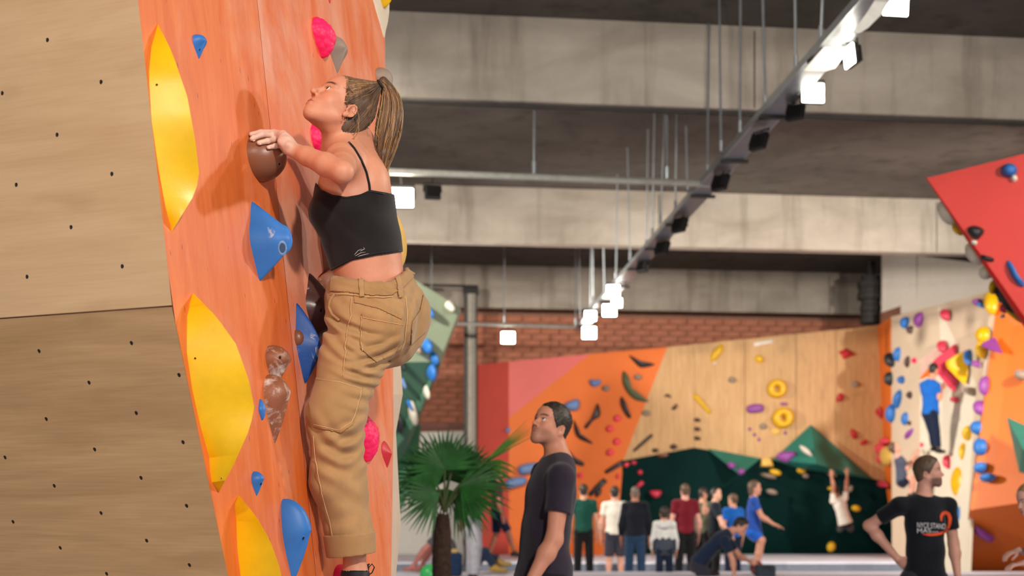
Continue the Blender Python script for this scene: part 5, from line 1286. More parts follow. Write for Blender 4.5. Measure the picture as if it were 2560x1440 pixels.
    return out
def stand(px, top, Y, face, ground=0.0, arms=None, lean=0.0, **kw):
    """standing joints from the photo column, the row of the crown and the ground height"""
    zt = CZ + (HY - top) / FPX * Y; Ht = zt - ground; x = (px - HX) / FPX * Y; f, l, u = frame(face); s = Ht / 1.75
    q = lambda fr, a=0, b=0: V((x, Y, ground + Ht * fr)) + l * a * s + f * (b * s + lean * fr)
    J = {'head': q(0.928, 0, 0.02), 'neck': q(0.835), 'chest': q(0.725), 'waist': q(0.62), 'pelvis': q(0.53)}
    for sd, n in ((1, 'L'), (-1, 'R')):
        J['sh' + n] = q(0.805, sd * 0.165); J['el' + n] = q(0.625, sd * 0.235, -0.02); J['wr' + n] = q(0.485, sd * 0.235, 0.05)
        J['hip' + n] = q(0.515, sd * 0.085); J['kn' + n] = q(0.285, sd * 0.10, 0.02); J['an' + n] = q(0.045, sd * 0.11)
    return J, s
# ------------------------------------------------------------------ the climber in the foreground
WR = empty('person', P(885, 1440, 4.6)); tag(WR, 'woman climber in black crop top and khaki cargo trousers on the orange wall, looking up', 'person', 'people in the hall')
g_ = math.radians(36); a_ = math.radians(39)
hf = V((-math.cos(a_) * math.cos(g_), -math.cos(a_) * math.sin(g_), math.sin(a_))); hu_ = V((math.sin(a_) * math.cos(g_), math.sin(a_) * math.sin(g_), math.cos(a_)))
WH_ = Head(P(849, 271, 4.55), hf, hu_, 0.90)
p_ = P
SHL, ELL_, WRL = p_(856, 402, 4.48), p_(856, 430, 4.23), p_(730, 374, 4.34)
SHR = p_(900, 408, 4.82); ELR = p_(868, 560, 4.98); WRR = p_(838, 690, 4.93)
NK = p_(872, 378, 4.64)
SP = [p_(882, 430, 4.655), p_(886, 530, 4.66), p_(912, 620, 4.67), p_(926, 700, 4.68), p_(938, 775, 4.69)]
TF = V((-0.97, 0.24, 0)); HF = V((-0.85, 0.53, 0))
def w_torso(F, e, k=0.05):
    F.put(limb(SP[0], SP[1], 0.128 + e, 0.148 + e, TF, 0.80), k)
    F.put(limb(SP[1], SP[2], 0.146 + e, 0.124 + e, TF, 0.84), k)
    F.put(limb(SP[2], SP[3], 0.124 + e, 0.130 + e, TF, 0.88), k)
    F.put(ell(p_(826, 532, 4.56), [0.060 + e, 0.058 + e, 0.062 + e]), 0.04)
    F.put(ell(p_(818, 530, 4.72), [0.058 + e, 0.058 + e, 0.062 + e]), 0.04)
    F.put(ell(p_(930, 455, 4.60), [0.055 + e, 0.07 + e, 0.08 + e]), 0.05)     # shoulder blades
    F.put(ell(p_(940, 455, 4.76), [0.05 + e, 0.06 + e, 0.08 + e]), 0.05)
h0 = 0.0028
lo, hi = bounds([WH_.p(0.12, 0, 0), WH_.p(0, 0, 0.15), SHR, ELR, WRR, p_(620, 350, 4.3), ELL_, p_(1010, 720, 4.7), SP[3]], 0.05)
hi[2] = WH_.p(0, 0, 0.13)[2] + 0.03; lo[2] = p_(900, 735, 4.6)[2]
F = Field(lo, hi, h0)
add_head(F, WH_, True, False)
F.put(limb(WH_.p(-0.040, 0, -0.045), NK, 0.046, 0.054), 0.02)
F.put(limb(WH_.p(-0.012, 0, -0.070), p_(846, 380, 4.64), 0.034, 0.044), 0.02)      # throat
w_torso(F, -0.004)
F.put(limb(NK, SHL, 0.052, 0.058), 0.05); F.put(limb(NK, SHR, 0.050, 0.055), 0.05)
F.put(limb(p_(892, 350, 4.66), p_(905, 420, 4.66), 0.045, 0.07), 0.05)             # nape into the back
chain(F, [SHL, SHL.lerp(ELL_, 0.45), ELL_], [0.050, 0.041, 0.032], 0.014)
chain(F, [ELL_, ELL_.lerp(WRL, 0.32), ELL_.lerp(WRL, 0.7), WRL], [0.032, 0.0345, 0.028, 0.0220], 0.012)
chain(F, [SHR, ELR, ELR.lerp(WRR, 0.3), WRR], [0.052, 0.040, 0.040, 0.026], 0.03)
# far hand on the dark brown hold
hand(F, WRR, p_(815, 712, 4.86) - WRR, V((-0.8, -0.2, -0.5)), 0.92, 0.55, 1)
# near hand: palm over the ball, four fingers laid along its top, thumb behind
def on_ball(px, py, lift):
    """point just above the half ball hold on the photo ray"""
    d = V(((px - HX) / FPX, 1, -(py - HY) / FPX)).normalized(); R = np.array(HS_R)
    L = lambda v: np.array([V(v).dot(W.t), V(v).dot(W.w), V(v).dot(W.n)]) / R
    o = L(CAMP - HS_C); dd = L(d); A = dd @ dd; B = o @ dd; c = o @ o - 1; D = B * B - A * c
    t = (-B - math.sqrt(D)) / A if D > 0 else -B / A
    q = CAMP + d * t; nl = L(q - HS_C); nl = nl / np.linalg.norm(nl)
    n3 = (W.t * nl[0] / R[0] + W.w * nl[1] / R[1] + W.n * nl[2] / R[2]).normalized()
    if D <= 0:
        surf = HS_C + W.t * nl[0] * R[0] + W.w * nl[1] * R[1] + W.n * nl[2] * R[2]
        return q if (q - surf).length > lift else surf + n3 * lift
    return q + n3 * lift
KN = [p_(722, 362, 4.315), p_(718, 350, 4.335), p_(712, 341, 4.355), p_(708, 336, 4.375)]   # pinky .. index knuckles
FPX_ = [[(704, 364), (686, 368), (670, 371)], [(696, 350), (668, 357), (648, 361)], [(688, 338), (655, 343), (632, 352)], [(686, 331), (652, 334), (630, 342)]]
FR = [0.0078, 0.0088, 0.0092, 0.0090]
for kn, fp, r in zip(KN, FPX_, FR):
    pts = [kn] + [on_ball(x, y, r * 0.85) for x, y in fp]
    chain(F, [WRL.lerp(kn, 0.45), kn], [0.014, r * 1.25], 0.015)
    chain(F, pts, [r * 1.15, r * 1.05, r, r * 0.88], 0.005)
F.put(limb(WRL, p_(714, 356, 4.34), 0.022, 0.025, (0.2, -0.55, 0.8), 0.55), 0.02)
chain(F, [p_(718, 376, 4.37), p_(700, 362, 4.42), p_(680, 352, 4.44)], [0.014, 0.011, 0.009], 0.01)
F.cut(lambda x, y, z: -(pys(x, y, z) * -1 + 722) * 0 + (p_(900, 728, 4.7)[2] - z))
v, fc = F.mesh(1)
def chalky(verts, col):
    px = HX + FPX * verts[:, 0] / verts[:, 1]; d = np.linalg.norm(verts - np.array(p_(670, 352, 4.34)), axis=1)
    w_ = np.clip((0.115 - d) / 0.05, 0, 1) * 0.6; col[:] = col * (1 - w_[:, None]) + np.array(srgb(226, 204, 192)[:3]) * w_[:, None]
body = fast_mesh('body', v, fc, [M_skin], WR, skin_colors(v, (208, 142, 113), WH_, False, brow=(0.035, 0.02, 0.012), lips=(0.46, 0.15, 0.13), extra=chalky))
wb = bvh_of(body)
eyes(WH_, WR, hf + hu_ * 0.10 + V((0.0, -0.16, 0.0)))
# finger nails
for fp in FPX_:
    q = drape(wb, [fp[-1], (fp[-1][0] + 5, fp[-1][1] - 2)], 0.0006)
    if len(q) == 2:
        mb = MB(); mb.tube([q[0] - (q[0] - CAMP).normalized() * -0.0022, q[1] - (q[1] - CAMP).normalized() * -0.0022], [0.0030, 0.0034], 8); mb.build('finger_nail', plain('nail', (234, 192, 178), 0.3), WR, True)

# crop top
TOPX = [775, 787, 800, 830, 865, 900, 925, 965, 1010]; TOPY = [440, 452, 472, 487, 492, 485, 475, 482, 492]
HEMX = [815, 832, 880, 940, 1005, 1030]; HEMY = [684, 676, 652, 638, 631, 629]
lo2, hi2 = bounds([p_(770, 430, 4.45), p_(1025, 700, 4.9), p_(770, 430, 4.9), p_(1025, 700, 4.45)], 0.03)
F = Field(lo2, hi2, 0.0035); w_torso(F, 0.0035)
def top_cut(x, y, z):
    px = pxs(x, y, z); py = pys(x, y, z); k = y / FPX
    return np.maximum((np.interp(px, TOPX, TOPY) - py) * k, (py - np.interp(px, HEMX, HEMY)) * k)
def arm_clear(x, y, z): return limb(SHL, ELL_, 0.060, 0.046)[0](x, y, z)
F.cut(lambda x, y, z: top_cut(x, y, z).astype(np.float32)); F.put(limb(SHL, ELL_, 0.062, 0.046), 0.004, 's')
F.put(limb(SHR, ELR, 0.058, 0.044), 0.004, 's'); 
F.displace(wrinkle(0.0022, 9, 5), 0.01)
v, fc = F.mesh(1)
M_top = cloth_mat('black_jersey', (30, 26, 26), 0.75, var=0.1)
crop = fast_mesh('crop_top', v, fc, [M_top], WR)
cb = bvh_of(crop)
mb = MB(); mb.tube(drape(wb, densify([(872, 357), (885, 372), (902, 400), (916, 432), (923, 460), (925, 484)], 22), 0.002), 0.0038, 8); mb.build('shoulder_strap', M_top, crop, True)
mb = MB(); mb.tube([p_(903, 372, 4.80), p_(935, 420, 4.80), p_(952, 455, 4.79), p_(962, 486, 4.77)], 0.0038, 8); mb.build('shoulder_strap', M_top, crop, True)
mb = MB(); q = drape(cb, densify([(833, 671), (880, 647), (940, 633), (1000, 626)], 30), 0.0012); mb.tube(q, 0.0014, 5); mb.build('hem_seam', M_top, crop, True)
mb = MB(); q = drape(cb, densify([(803, 476), (830, 491), (865, 496), (900, 489), (925, 479), (960, 485)], 30), 0.0012); mb.tube(q, 0.0016, 5); mb.build('neckline_seam', M_top, crop, True)
mb = MB()
for a in ([(888, 640), (902, 632), (914, 630)], [(886, 637), (896, 626), (905, 622)], [(895, 641), (912, 636), (922, 634)], [(900, 628), (912, 622), (908, 618)]):
    mb.tube(drape(cb, densify(a, 8), 0.0006), [0.0004, 0.0008, 0.001, 0.0008, 0.001, 0.0007, 0.0005, 0.0003], 4)
mb.build('chalk_mark', plain('chalk', (196, 190, 188), 0.95), crop)

# cargo trousers
M_khaki = cloth_mat('khaki_twill', (170, 132, 90), 0.85, 0.10); M_khaki2 = cloth_mat('khaki_twill_patch', (166, 128, 86), 0.85, 0.08); M_thread = plain('tan_thread', (214, 172, 122), 0.8)
KL, CL_ = p_(840, 1040, 4.52), p_(876, 1345, 4.56)
HPL, HPR = p_(900, 830, 4.60), p_(985, 800, 4.82); KR, AR = p_(890, 868, 5.08), p_(838, 950, 4.98)
lo, hi = bounds([p_(760, 690, 4.4), p_(1075, 1400, 4.4), KR + V((0.1, 0.1, 0)), p_(1075, 690, 5.1)], 0.03)
F = Field(lo, hi, 0.005)
F.put(limb(p_(926, 692, 4.69), p_(938, 770, 4.69), 0.133, 0.158, HF, 0.86), 0.04)
F.put(limb(p_(938, 770, 4.69), p_(940, 810, 4.69), 0.160, 0.150, HF, 0.86), 0.05)
F.put(ell(p_(962, 805, 4.58), [0.098, 0.092, 0.105]), 0.05)
F.put(ell(p_(985, 790, 4.76), [0.118, 0.10, 0.108]), 0.05)
F.put(limb(p_(1008, 790, 4.80), p_(985, 850, 4.72), 0.075, 0.07), 0.05)
F.put(ell(p_(870, 745, 4.62), [0.065, 0.08, 0.08]), 0.05)
chain(F, [HPL, HPL.lerp(KL, 0.35), KL], [0.105, 0.096, 0.087], 0.05)
chain(F, [KL, p_(846, 1200, 4.55), CL_], [0.087, 0.085, 0.076], 0.04)
chain(F, [HPR, KR, AR], [0.105, 0.08, 0.058], 0.04)
def khaki_folds(x, y, z):
    px = HX + FPX * x / y; py = HY - FPX * (z - CZ) / y
    def fold(cx, cy, ang, wl, ln, amp):
        u = (px - cx) * math.cos(ang) + (py - cy) * math.sin(ang); w2 = -(px - cx) * math.sin(ang) + (py - cy) * math.cos(ang)
        w2 = w2 + 0.0016 * u * u
        return amp * np.cos(w2 / wl * 6.28) * np.exp(-(w2 / (wl * 1.3)) ** 2 - (u / ln) ** 2)
    d = 0.0012 * np.sin(px / 21 + 1.3 * np.sin(py / 33)) * np.sin(py / 27 + 0.8 * np.sin(px / 19))
    for f in ((850, 1130, 0.25, 44, 60, 0.008), (880, 1090, -0.5, 38, 50, 0.009), (835, 1175, 0.55, 44, 50, 0.004), (890, 1000, 0.2, 34, 45, 0.006), (900, 940, 0.25, 26, 60, 0.008), (860, 870, 0.75, 34, 70, 0.007), (850, 800, 0.6, 38, 55, 0.006), (880, 820, 0.35, 30, 80, 0.006),
              (940, 890, -0.35, 28, 60, 0.008), (960, 905, -0.45, 22, 50, 0.006), (1015, 800, 1.75, 30, 70, 0.006), (870, 1250, 0.5, 60, 60, 0.003), (850, 1300, -0.35, 50, 50, 0.003), (905, 1150, -0.7, 36, 50, 0.004), (800, 1090, 0.9, 40, 50, 0.005), (905, 725, 0.1, 24, 60, 0.003), (980, 735, 0.5, 24, 50, 0.004)):
        d = d + fold(*f)
    return d
F.displace(khaki_folds, 0.03)
F.cut(lambda x, y, z: ((np.interp(pxs(x, y, z), [820, 835, 870, 930, 975, 1000, 1022, 1045], [700, 697, 700, 708, 708, 694, 672, 668]) - pys(x, y, z)) * y / FPX).astype(np.float32))
F.cut(lambda x, y, z: ((pys(x, y, z) - 1352) * y / FPX).astype(np.float32))
v, fc = F.mesh(1); trousers = fast_mesh('trousers', v, fc, [M_khaki], WR); tb2 = bvh_of(trousers)
band = patch(trousers, [(828, 690), (870, 698), (930, 706), (975, 705), (1000, 690), (1022, 666), (1040, 672), (1032, 694), (1006, 722), (978, 738), (930, 738), (870, 730), (826, 728)], 0.004, M_khaki2, trousers, 'waistband', 0.004)
for q in ([(896, 699), (908, 700), (912, 742), (901, 744)], [(990, 700), (999, 694), (1006, 744), (996, 748)]): patch(trousers, q, 0.009, M_khaki, trousers, 'belt_loop', 0.004)
patch(trousers, [(905, 784), (1009, 804), (1008, 850), (985, 884), (940, 905), (902, 872)], 0.0042, M_khaki2, trousers, 'back_pocket', 0.003)
patch(trousers, [(1030, 806), (1050, 775), (1058, 738), (1070, 780), (1062, 830), (1026, 862)], 0.0042, M_khaki2, trousers, 'back_pocket', 0.003)
patch(trousers, [(793, 944), (850, 952), (905, 970), (896, 1010), (881, 1062), (851, 1082), (784, 1066), (774, 1010)], 0.0048, M_khaki2, trousers, 'thigh_pocket', 0.003)
patch(trousers, [(834, 908), (880, 914), (922, 922), (924, 936), (902, 942), (834, 930)], 0.009, M_khaki, trousers, 'tool_loop', 0.004)
patch(trousers, [(884, 735), (890, 735), (960, 760), (1006, 790), (1003, 798), (950, 772), (886, 756)], 0.003, M_khaki2, trousers, 'yoke_flap', 0.002)
tb3 = tb2
for pl in ([(880, 745), (878, 790), (868, 830), (862, 900), (858, 940)], [(786, 1090), (792, 1150), (806, 1230), (826, 1300), (834, 1342)], [(905, 790), (902, 840), (905, 880)], [(795, 949), (850, 957), (902, 974)], [(788, 1060), (850, 1075), (878, 1057), (893, 1010), (901, 978)], [(1012, 745), (1015, 790), (1010, 850), (995, 890)], [(907, 793), (1006, 812)], [(830, 733), (870, 736), (930, 744), (980, 744)]):
    q = drape(tb3, densify(pl, 30), 0.0055)
    if len(q) > 3: mb = MB(); mb.tube(q, 0.0011, 4); mb.build('stitching', M_thread, trousers)
# side pocket mouth
mb = MB(); q = drape(tb2, densify([(838, 735), (827, 752), (824, 768), (832, 786), (850, 800)], 20), 0.003); mb.tube(q, 0.005, 8); mb.build('side_pocket_edge', M_khaki2, trousers, True)
# turned-up cuff
F = Field(*bounds([p_(876, 1365, 4.56)], 0.14), 0.004)
ca, cb_ = p_(873, 1332, 4.555), p_(879, 1388, 4.56)
F.put(limb(ca, cb_, 0.084, 0.081, cap='ab'), 0.01); F.put(limb(cb_ + V((0, 0, 0.02)), cb_ - V((0, 0, 0.1)), 0.070, 0.070), 0.006, 's')
F.displace(wrinkle(0.003, 8, 11), 0.02)
v, fc = F.mesh(1); fast_mesh('cuff', v, fc, [M_khaki2], trousers)
# ankles, feet and shoes
M_shoe = plain('climbing_shoe_black', (24, 22, 30), 0.6)
for nm, an, toe in (('L', p_(888, 1440, 4.575), W.hit(850, 1475) + W.n * 0.05), ('R', AR, p_(792, 990, 4.93))):
    F = Field(*bounds([an, an + V((0, 0, 0.16)), toe], 0.08), 0.004)
    F.put(limb(an + V((-0.004, 0, 0.12)), an, 0.040, 0.036), 0.03)
    F.put(limb(an, an.lerp(toe, 0.7) - V((0, 0, 0.03)), 0.036, 0.03), 0.03)
    v, fc = F.mesh(1); fast_mesh('ankle', v, fc, [M_skin], WR, skin_colors(v, (208, 142, 113)))
    F = Field(*bounds([an, toe], 0.11), 0.004); dn = V((0, 0, -1))
    fwd = (toe - an); heel = an - fwd.normalized() * 0.03 + dn * 0.045
    F.put(limb(heel, an.lerp(toe, 0.6) + dn * 0.03, 0.044, 0.042), 0.03); F.put(limb(an.lerp(toe, 0.6) + dn * 0.03, toe, 0.042, 0.022), 0.03)
    F.put(limb(an + dn * 0.03, an - dn * 0.004, 0.044, 0.047), 0.02); F.put(limb(an - dn * 0.02, an - dn * 0.2, 0.041, 0.041), 0.006, 's')
    v, fc = F.mesh(1); sh = fast_mesh('climbing_shoe', v, fc, [M_shoe], WR)
    if nm == 'L':
        mb = MB(); mb.tube([p_(918, 1440, 4.58), p_(922, 1418, 4.58), p_(930, 1410, 4.58), p_(936, 1418, 4.58), p_(930, 1432, 4.58), p_(920, 1438, 4.58)], 0.0022, 6); mb.build('pull_loop', M_shoe, sh)
        mb = MB(); mb.tube([p_(915, 1440, 4.59), p_(919, 1412, 4.6), p_(924, 1410, 4.6)], [0.006, 0.005, 0.003], 6); mb.build('pull_tab', M_shoe, sh)
# hair: combed-back cap and ponytail strands
M_hair = hair_mat('brown_hair', (58, 42, 32), (104, 76, 54)); M_hair2 = hair_mat('golden_hair', (150, 108, 66), (196, 150, 98)); M_hair3 = hair_mat('mid_hair', (96, 68, 46), (140, 100, 64))
cap = hair_cap(WH_, WR, M_hair, 0.0032, 0.005, (0.004, 0.60, -0.018), -0.135, noise_amp=0, knot=P(945, 214, 4.575))
TIE = p_(945, 214, 4.575)
def strand(mb, pts, r, m):
    q = [V(p) for p in pts]; out = []
    for i in range(len(q) - 1):
        a, b, c, d = q[max(i - 1, 0)], q[i], q[i + 1], q[min(i + 2, len(q) - 1)]
        for k in range(3):
            t = k / 3; out.append(0.5 * ((2 * b) + (c - a) * t + (2 * a - 5 * b + 4 * c - d) * t * t + (3 * b - a - 3 * c + d) * t ** 3))
    out.append(q[-1]); n = len(out); mb.tube(out, [r * (0.5 + 0.5 * min(1, 6 * i / n)) * (1 - 0.75 * max(0, (i / n - 0.6) / 0.4)) for i in range(n)], 4, m)
# strands combed over the skull towards the tie
caps = bvh_of(cap); mb = MB(); rr = random.Random(3)
for k in range(620):
    a = rr.uniform(0, 6.283); st = WH_.p(-0.014, 0, 0.03) + (WH_.f * rr.gauss(0, 1) + WH_.l * rr.gauss(0, 1) + WH_.u * rr.gauss(0, 1)).normalized() * 0.2
    hit = caps.find_nearest(st)
    p0 = hit[0]; lc = WH_.local([p0])[0]
    if lc[2] > 0.115: continue
    pts = []
    for i in range(9):
        t = i / 8; q = p0.lerp(TIE, t); n0 = caps.find_nearest(q + (q - WH_.p(-0.014, 0, 0.036)).normalized() * 0.08)
        pts.append(n0[0] + n0[1] * (0.0006 + 0.001 * rr.random()) if t < 0.93 else q.lerp(TIE, 0.6))
    mb.tube(pts, [0.0004] + [0.0009] * 7 + [0.0008], 4, rr.choice([0, 0, 0, 2, 2, 1]) if lc[2] > 0.02 else rr.choice([0, 0, 2]))
for k in range(420):     # fine hairs crossing the hairline
    u0 = rr.uniform(-0.02, 0.115); l0 = rr.choice([1, 1, 1, -1]) * rr.uniform(0.0, 0.08) if u0 > 0.07 else rr.choice([1, 1, 1, -1]) * 0.075
    f0 = 0.004 + 0.60 * max(u0 + 0.018, 0) + rr.uniform(0.0, 0.010)
    q0 = wb.find_nearest(WH_.p(f0, l0, u0)); pts = [q0[0] + q0[1] * 0.0004]
    for i in range(1, 7):
        t = i / 6 * 0.55; q = q0[0].lerp(TIE, t); n0 = caps.find_nearest(q + (q - WH_.p(-0.014, 0, 0.036)).normalized() * 0.08); pts.append(n0[0] + n0[1] * 0.0012)
    if (pts[1] - pts[0]).length < 0.045: mb.tube(pts, [0.0003, 0.0006, 0.0008, 0.0008, 0.0008, 0.0006, 0.0003], 4, rr.choice([0, 0, 2, 2, 1]))
mb.build('combed_strands', None, cap, True, [M_hair, M_hair2, M_hair3], fix=False)
mb = MB()
ctr = [(945, 214), (958, 203), (972, 222), (978, 270), (973, 330), (962, 385), (958, 440)]
wid = [5, 13, 18, 27, 31, 24, 6]
for k in range(950):
    o1 = max(-1, min(1, rr.gauss(0, 0.5))); o2 = rr.uniform(-1, 1) * math.sqrt(max(0, 1 - o1 * o1)); L = rr.uniform(0.72, 1.0)
    pts = []
    for i, ((x, y), w_) in enumerate(zip(ctr, wid)):
        yy = 214 + (y - 214) * (L if y > 214 else 1); pts.append(p_(x + o1 * w_ + rr.uniform(-1.5, 1.5), yy + rr.uniform(-3, 3) + (abs(o1) * 6 if i in (1, 2) else 0), 4.60 + o2 * w_ * 0.0011))
    strand(mb, pts, rr.uniform(0.0008, 0.0017), rr.choice([1, 1, 2, 2, 2, 0] if o1 > -0.2 else [0, 2, 2, 1, 0]))
for k in range(40):      # stray hairs
    x, y = rr.uniform(925, 980), rr.uniform(205, 330); dx = rr.uniform(-8, 26)
    strand(mb, [p_(x, y, 4.58), p_(x + dx * 0.7, y + rr.uniform(10, 30), 4.58), p_(x + dx, y + rr.uniform(35, 70), 4.58)], 0.0005, 1)
F = Field(*bounds([p_(920, 190, 4.52), p_(1000, 440, 4.68)], 0.03), 0.004)
chain(F, [p_(x, y, 4.60) for x, y in ctr], [w_ * 0.00078 for w_ in wid], 0.02)
v, fc = F.mesh(1); core = (v, fc)
pony = mb.build('ponytail', None, WR, True, [M_hair, M_hair2, M_hair3], fix=False)
fast_mesh('ponytail_core', core[0], core[1], [M_hair], pony)
mb = MB(); ax = (p_(960, 204, 4.575) - TIE).normalized(); a = ax.orthogonal().normalized(); b = ax.cross(a)
mb.tube([TIE + ax * 0.008 + (a * math.cos(t) + b * math.sin(t)) * 0.012 for t in np.linspace(0, 6.283, 20)], 0.0045, 8, cap=False); mb.build('hair_tie', plain('hair_tie', (24, 20, 22), 0.7), pony, True)
mb = MB()
for q in ([(888, 262), (897, 290), (895, 318), (880, 340), (850, 352)], [(893, 300), (897, 325), (884, 345), (862, 356)], [(865, 205), (880, 225), (888, 243)]):
    strand(mb, [p_(x, y, 4.47 + 0.02 * i) for i, (x, y) in enumerate(q)], 0.0011, 1)
mb.build('loose_strands', None, WR, True, [M_hair, M_hair2, M_hair3], fix=False)
M_gold = plain('gold', (220, 186, 140), 0.25, 0.9)
for (x, y, r) in ((852, 298, 0.0085), (858, 301, 0.007), (863, 298, 0.005)):
    c = drape(wb, [(x + 6, y - 5)], 0.0); c = (c[0] if c else p_(x, y, 4.47)) + V((-0.004, -0.004, -0.006))
    mb = MB(); mb.tube([c + V((math.cos(t) * r * 0.7, math.cos(t) * r * -0.5, math.sin(t) * r)) for t in np.linspace(0, 6.283, 20)], 0.0008, 5, cap=False); mb.build('earring', M_gold, WR, True)
# ------------------------------------------------------------------ the other people
HB = hair_mat('dark_brown_hair', (30, 24, 20), (58, 46, 38)); HBR = hair_mat('chestnut_hair', (66, 50, 38), (104, 80, 60)); HK = hair_mat('black_hair', (12, 10, 10), (30, 26, 24)); HBL = hair_mat('fair_hair', (120, 92, 60), (176, 140, 96)); HG = hair_mat('grey_stubble_hair', (84, 70, 62), (128, 112, 102))
CLO = lambda n, *c: cloth_mat(n, c)
def JP(Y, **k):
    """joints from photo pixels: name=(px, py[, dY])"""
    return {n: P(v[0], v[1], Y + (v[2] if len(v) > 2 else 0)) for n, v in k.items()}
# standing man looking up
JM = JP(7.1, head=(1376, 1064), neck=(1398, 1150), chest=(1377, 1235), waist=(1362, 1340), pelvis=(1360, 1440), shL=(1404, 1196, -0.19), shR=(1362, 1186, 0.20), elL=(1385, 1350, -0.24), wrL=(1322, 1462, -0.30), elR=(1330, 1340, 0.26), wrR=(1320, 1460, 0.2),
        hipL=(1362, 1455, -0.10), hipR=(1358, 1455, 0.10))
for sd, dy in (('L', -0.11), ('R', 0.11)):
    JM['kn' + sd] = V((JM['pelvis'].x - 0.02, 7.1 + dy, 0.50)); JM['an' + sd] = V((JM['pelvis'].x, 7.1 + dy, 0.085))
fm = V((-0.71, -0.62, 0.36))
man = person('man in a dark T-shirt standing beside the palm, gazing up at the climber', JM, dict(face=(-0.97, -0.22, 0), look=fm, headup=(0.30, 0.22, 0.93), hs=1.0, fine=True, male=True, shirt=CLO('aubergine_jersey', 46, 38, 52), sleeve=0.56, hem=0.02, pants=CLO('black_denim', 28, 26, 32), leg=1.9, fat=1.07, belly=0.0,
        skin=(206, 142, 116), stubble=0.30, hair=HB, hairkw=dict(th=0.007, line=(0.020, 0.74, -0.010), nape=-0.075, volume=0.006), base=V((JM['pelvis'].x, 7.1, 0)), s=1.02, handL=(V((-0.5, -0.1, -0.85)), V((-0.3, 0.95, 0.1))), cuffr=0.066, gaze=V((-0.55, -0.55, 0.62))), h=0.0048)
# bearded man, hands on hips
JB = JP(10.0, head=(2322, 1180), neck=(2308, 1246), chest=(2312, 1306), waist=(2314, 1375), pelvis=(2312, 1440), shR=(2248, 1264, -0.03), shL=(2370, 1266, 0.08), elR=(2172, 1314, 0.12), wrR=(2243, 1396, -0.02), elL=(2384, 1360, 0.10), wrL=(2394, 1440, 0.02), hipL=(2342, 1450, 0.03), hipR=(2284, 1450, -0.03))
for sd, dx in (('L', 0.11), ('R', -0.11)):
    JB['kn' + sd] = V((JB['pelvis'].x + dx, 10.0, 0.50)); JB['an' + sd] = V((JB['pelvis'].x + dx * 1.1, 10.0, 0.085))
tee = CLO('black_cotton', 16, 20, 28)
bm_ = person('bearded man in a black printed T-shirt with one hand on his hip', JB, dict(face=(0.28, -0.95, 0), look=V((0.90, -0.38, 0.06)), fine=True, male=True, shirt=tee, sleeve=0.60, hem=0.03, pants=CLO('charcoal_jeans', 40, 42, 50), s=0.93, fat=0.96, skin=(206, 152, 134), stubble=0.75, hair=HBR, brow=(0.07, 0.045, 0.03),
        hairkw=dict(th=0.012, line=(0.012, 0.58, -0.02), nape=-0.09, volume=0.004), base=V((JB['pelvis'].x, 10, 0)), handR=(V((0.75, 0.25, -0.6)), V((0.5, 0.85, 0.1)), 0.4)), h=0.006)
# print on the T-shirt
sb = bvh_of(bm_['shirt'])
def print_text(body, px, py, hpx, wpx, mat, skew=0.0):
    cu = bpy.data.curves.new('chest_lettering', 'FONT'); cu.body = body; cu.size = 1.0; ob = bpy.data.objects.new('tmp', cu); COL.objects.link(ob)
    dg = bpy.context.evaluated_depsgraph_get(); me = bpy.data.meshes.new_from_object(ob.evaluated_get(dg)); COL.objects.unlink(ob); bpy.data.objects.remove(ob)
    xs = [v.co.x for v in me.vertices]; x0, x1 = min(xs), max(xs); ys = [v.co.y for v in me.vertices]; y0, y1 = min(ys), max(ys)
    for v in me.vertices:
        ax = px + (v.co.x - x0) / (x1 - x0) * wpx; ay = py - (v.co.y - y0) / (y1 - y0) * hpx + skew * (ax - px)
        q = drape(sb, [(ax, ay)], 0.004); v.co = q[0] if q else P(ax, ay, 9.85)
    me.materials.append(mat); return link('chest_lettering', me, bm_['shirt'])
M_ink = plain('print_white', (206, 204, 208), 0.8); M_ink2 = plain('print_orange', (232, 84, 40), 0.8)
print_text('NYCE STAND', 2293, 1319, 13, 70, M_ink, 0.05); print_text('MAS', 2293, 1332, 11, 34, M_ink); print_text('...', 2330, 1331, 3, 14, M_ink)
sw = [(2352, 1303), (2352, 1291), (2357, 1283), (2364, 1281), (2371, 1285), (2375, 1296), (2374, 1310), (2370, 1322), (2362, 1330), (2345, 1335), (2325, 1337), (2306, 1335)]
wd = [3, 6.5, 8.5, 9, 8.5, 7, 6, 6, 6.5, 6.5, 5, 1.5]
mb = MB(); q1 = densify(sw, 36); L, R_ = [], []
for i, (x, y) in enumerate(q1):
    a, b = q1[max(i - 1, 0)], q1[min(i + 1, 35)]; d = V((b[0] - a[0], b[1] - a[1])).normalized(); w_ = np.interp(i / 35, np.linspace(0, 1, len(wd)), wd) / 2
    for sgn, lst in ((1, L), (-1, R_)):
        e_ = (x - d.y * w_ * sgn, y + d.x * w_ * sgn); r_ = drape(sb, [e_], 0.004); lst.append(r_[0] if r_ else P(e_[0], e_[1], 9.9))
mb.add(L + R_, [(i, i + 1, 36 + i + 1, 36 + i) for i in range(35)]); mb.build('chest_swoosh', M_ink2, bm_['shirt'])

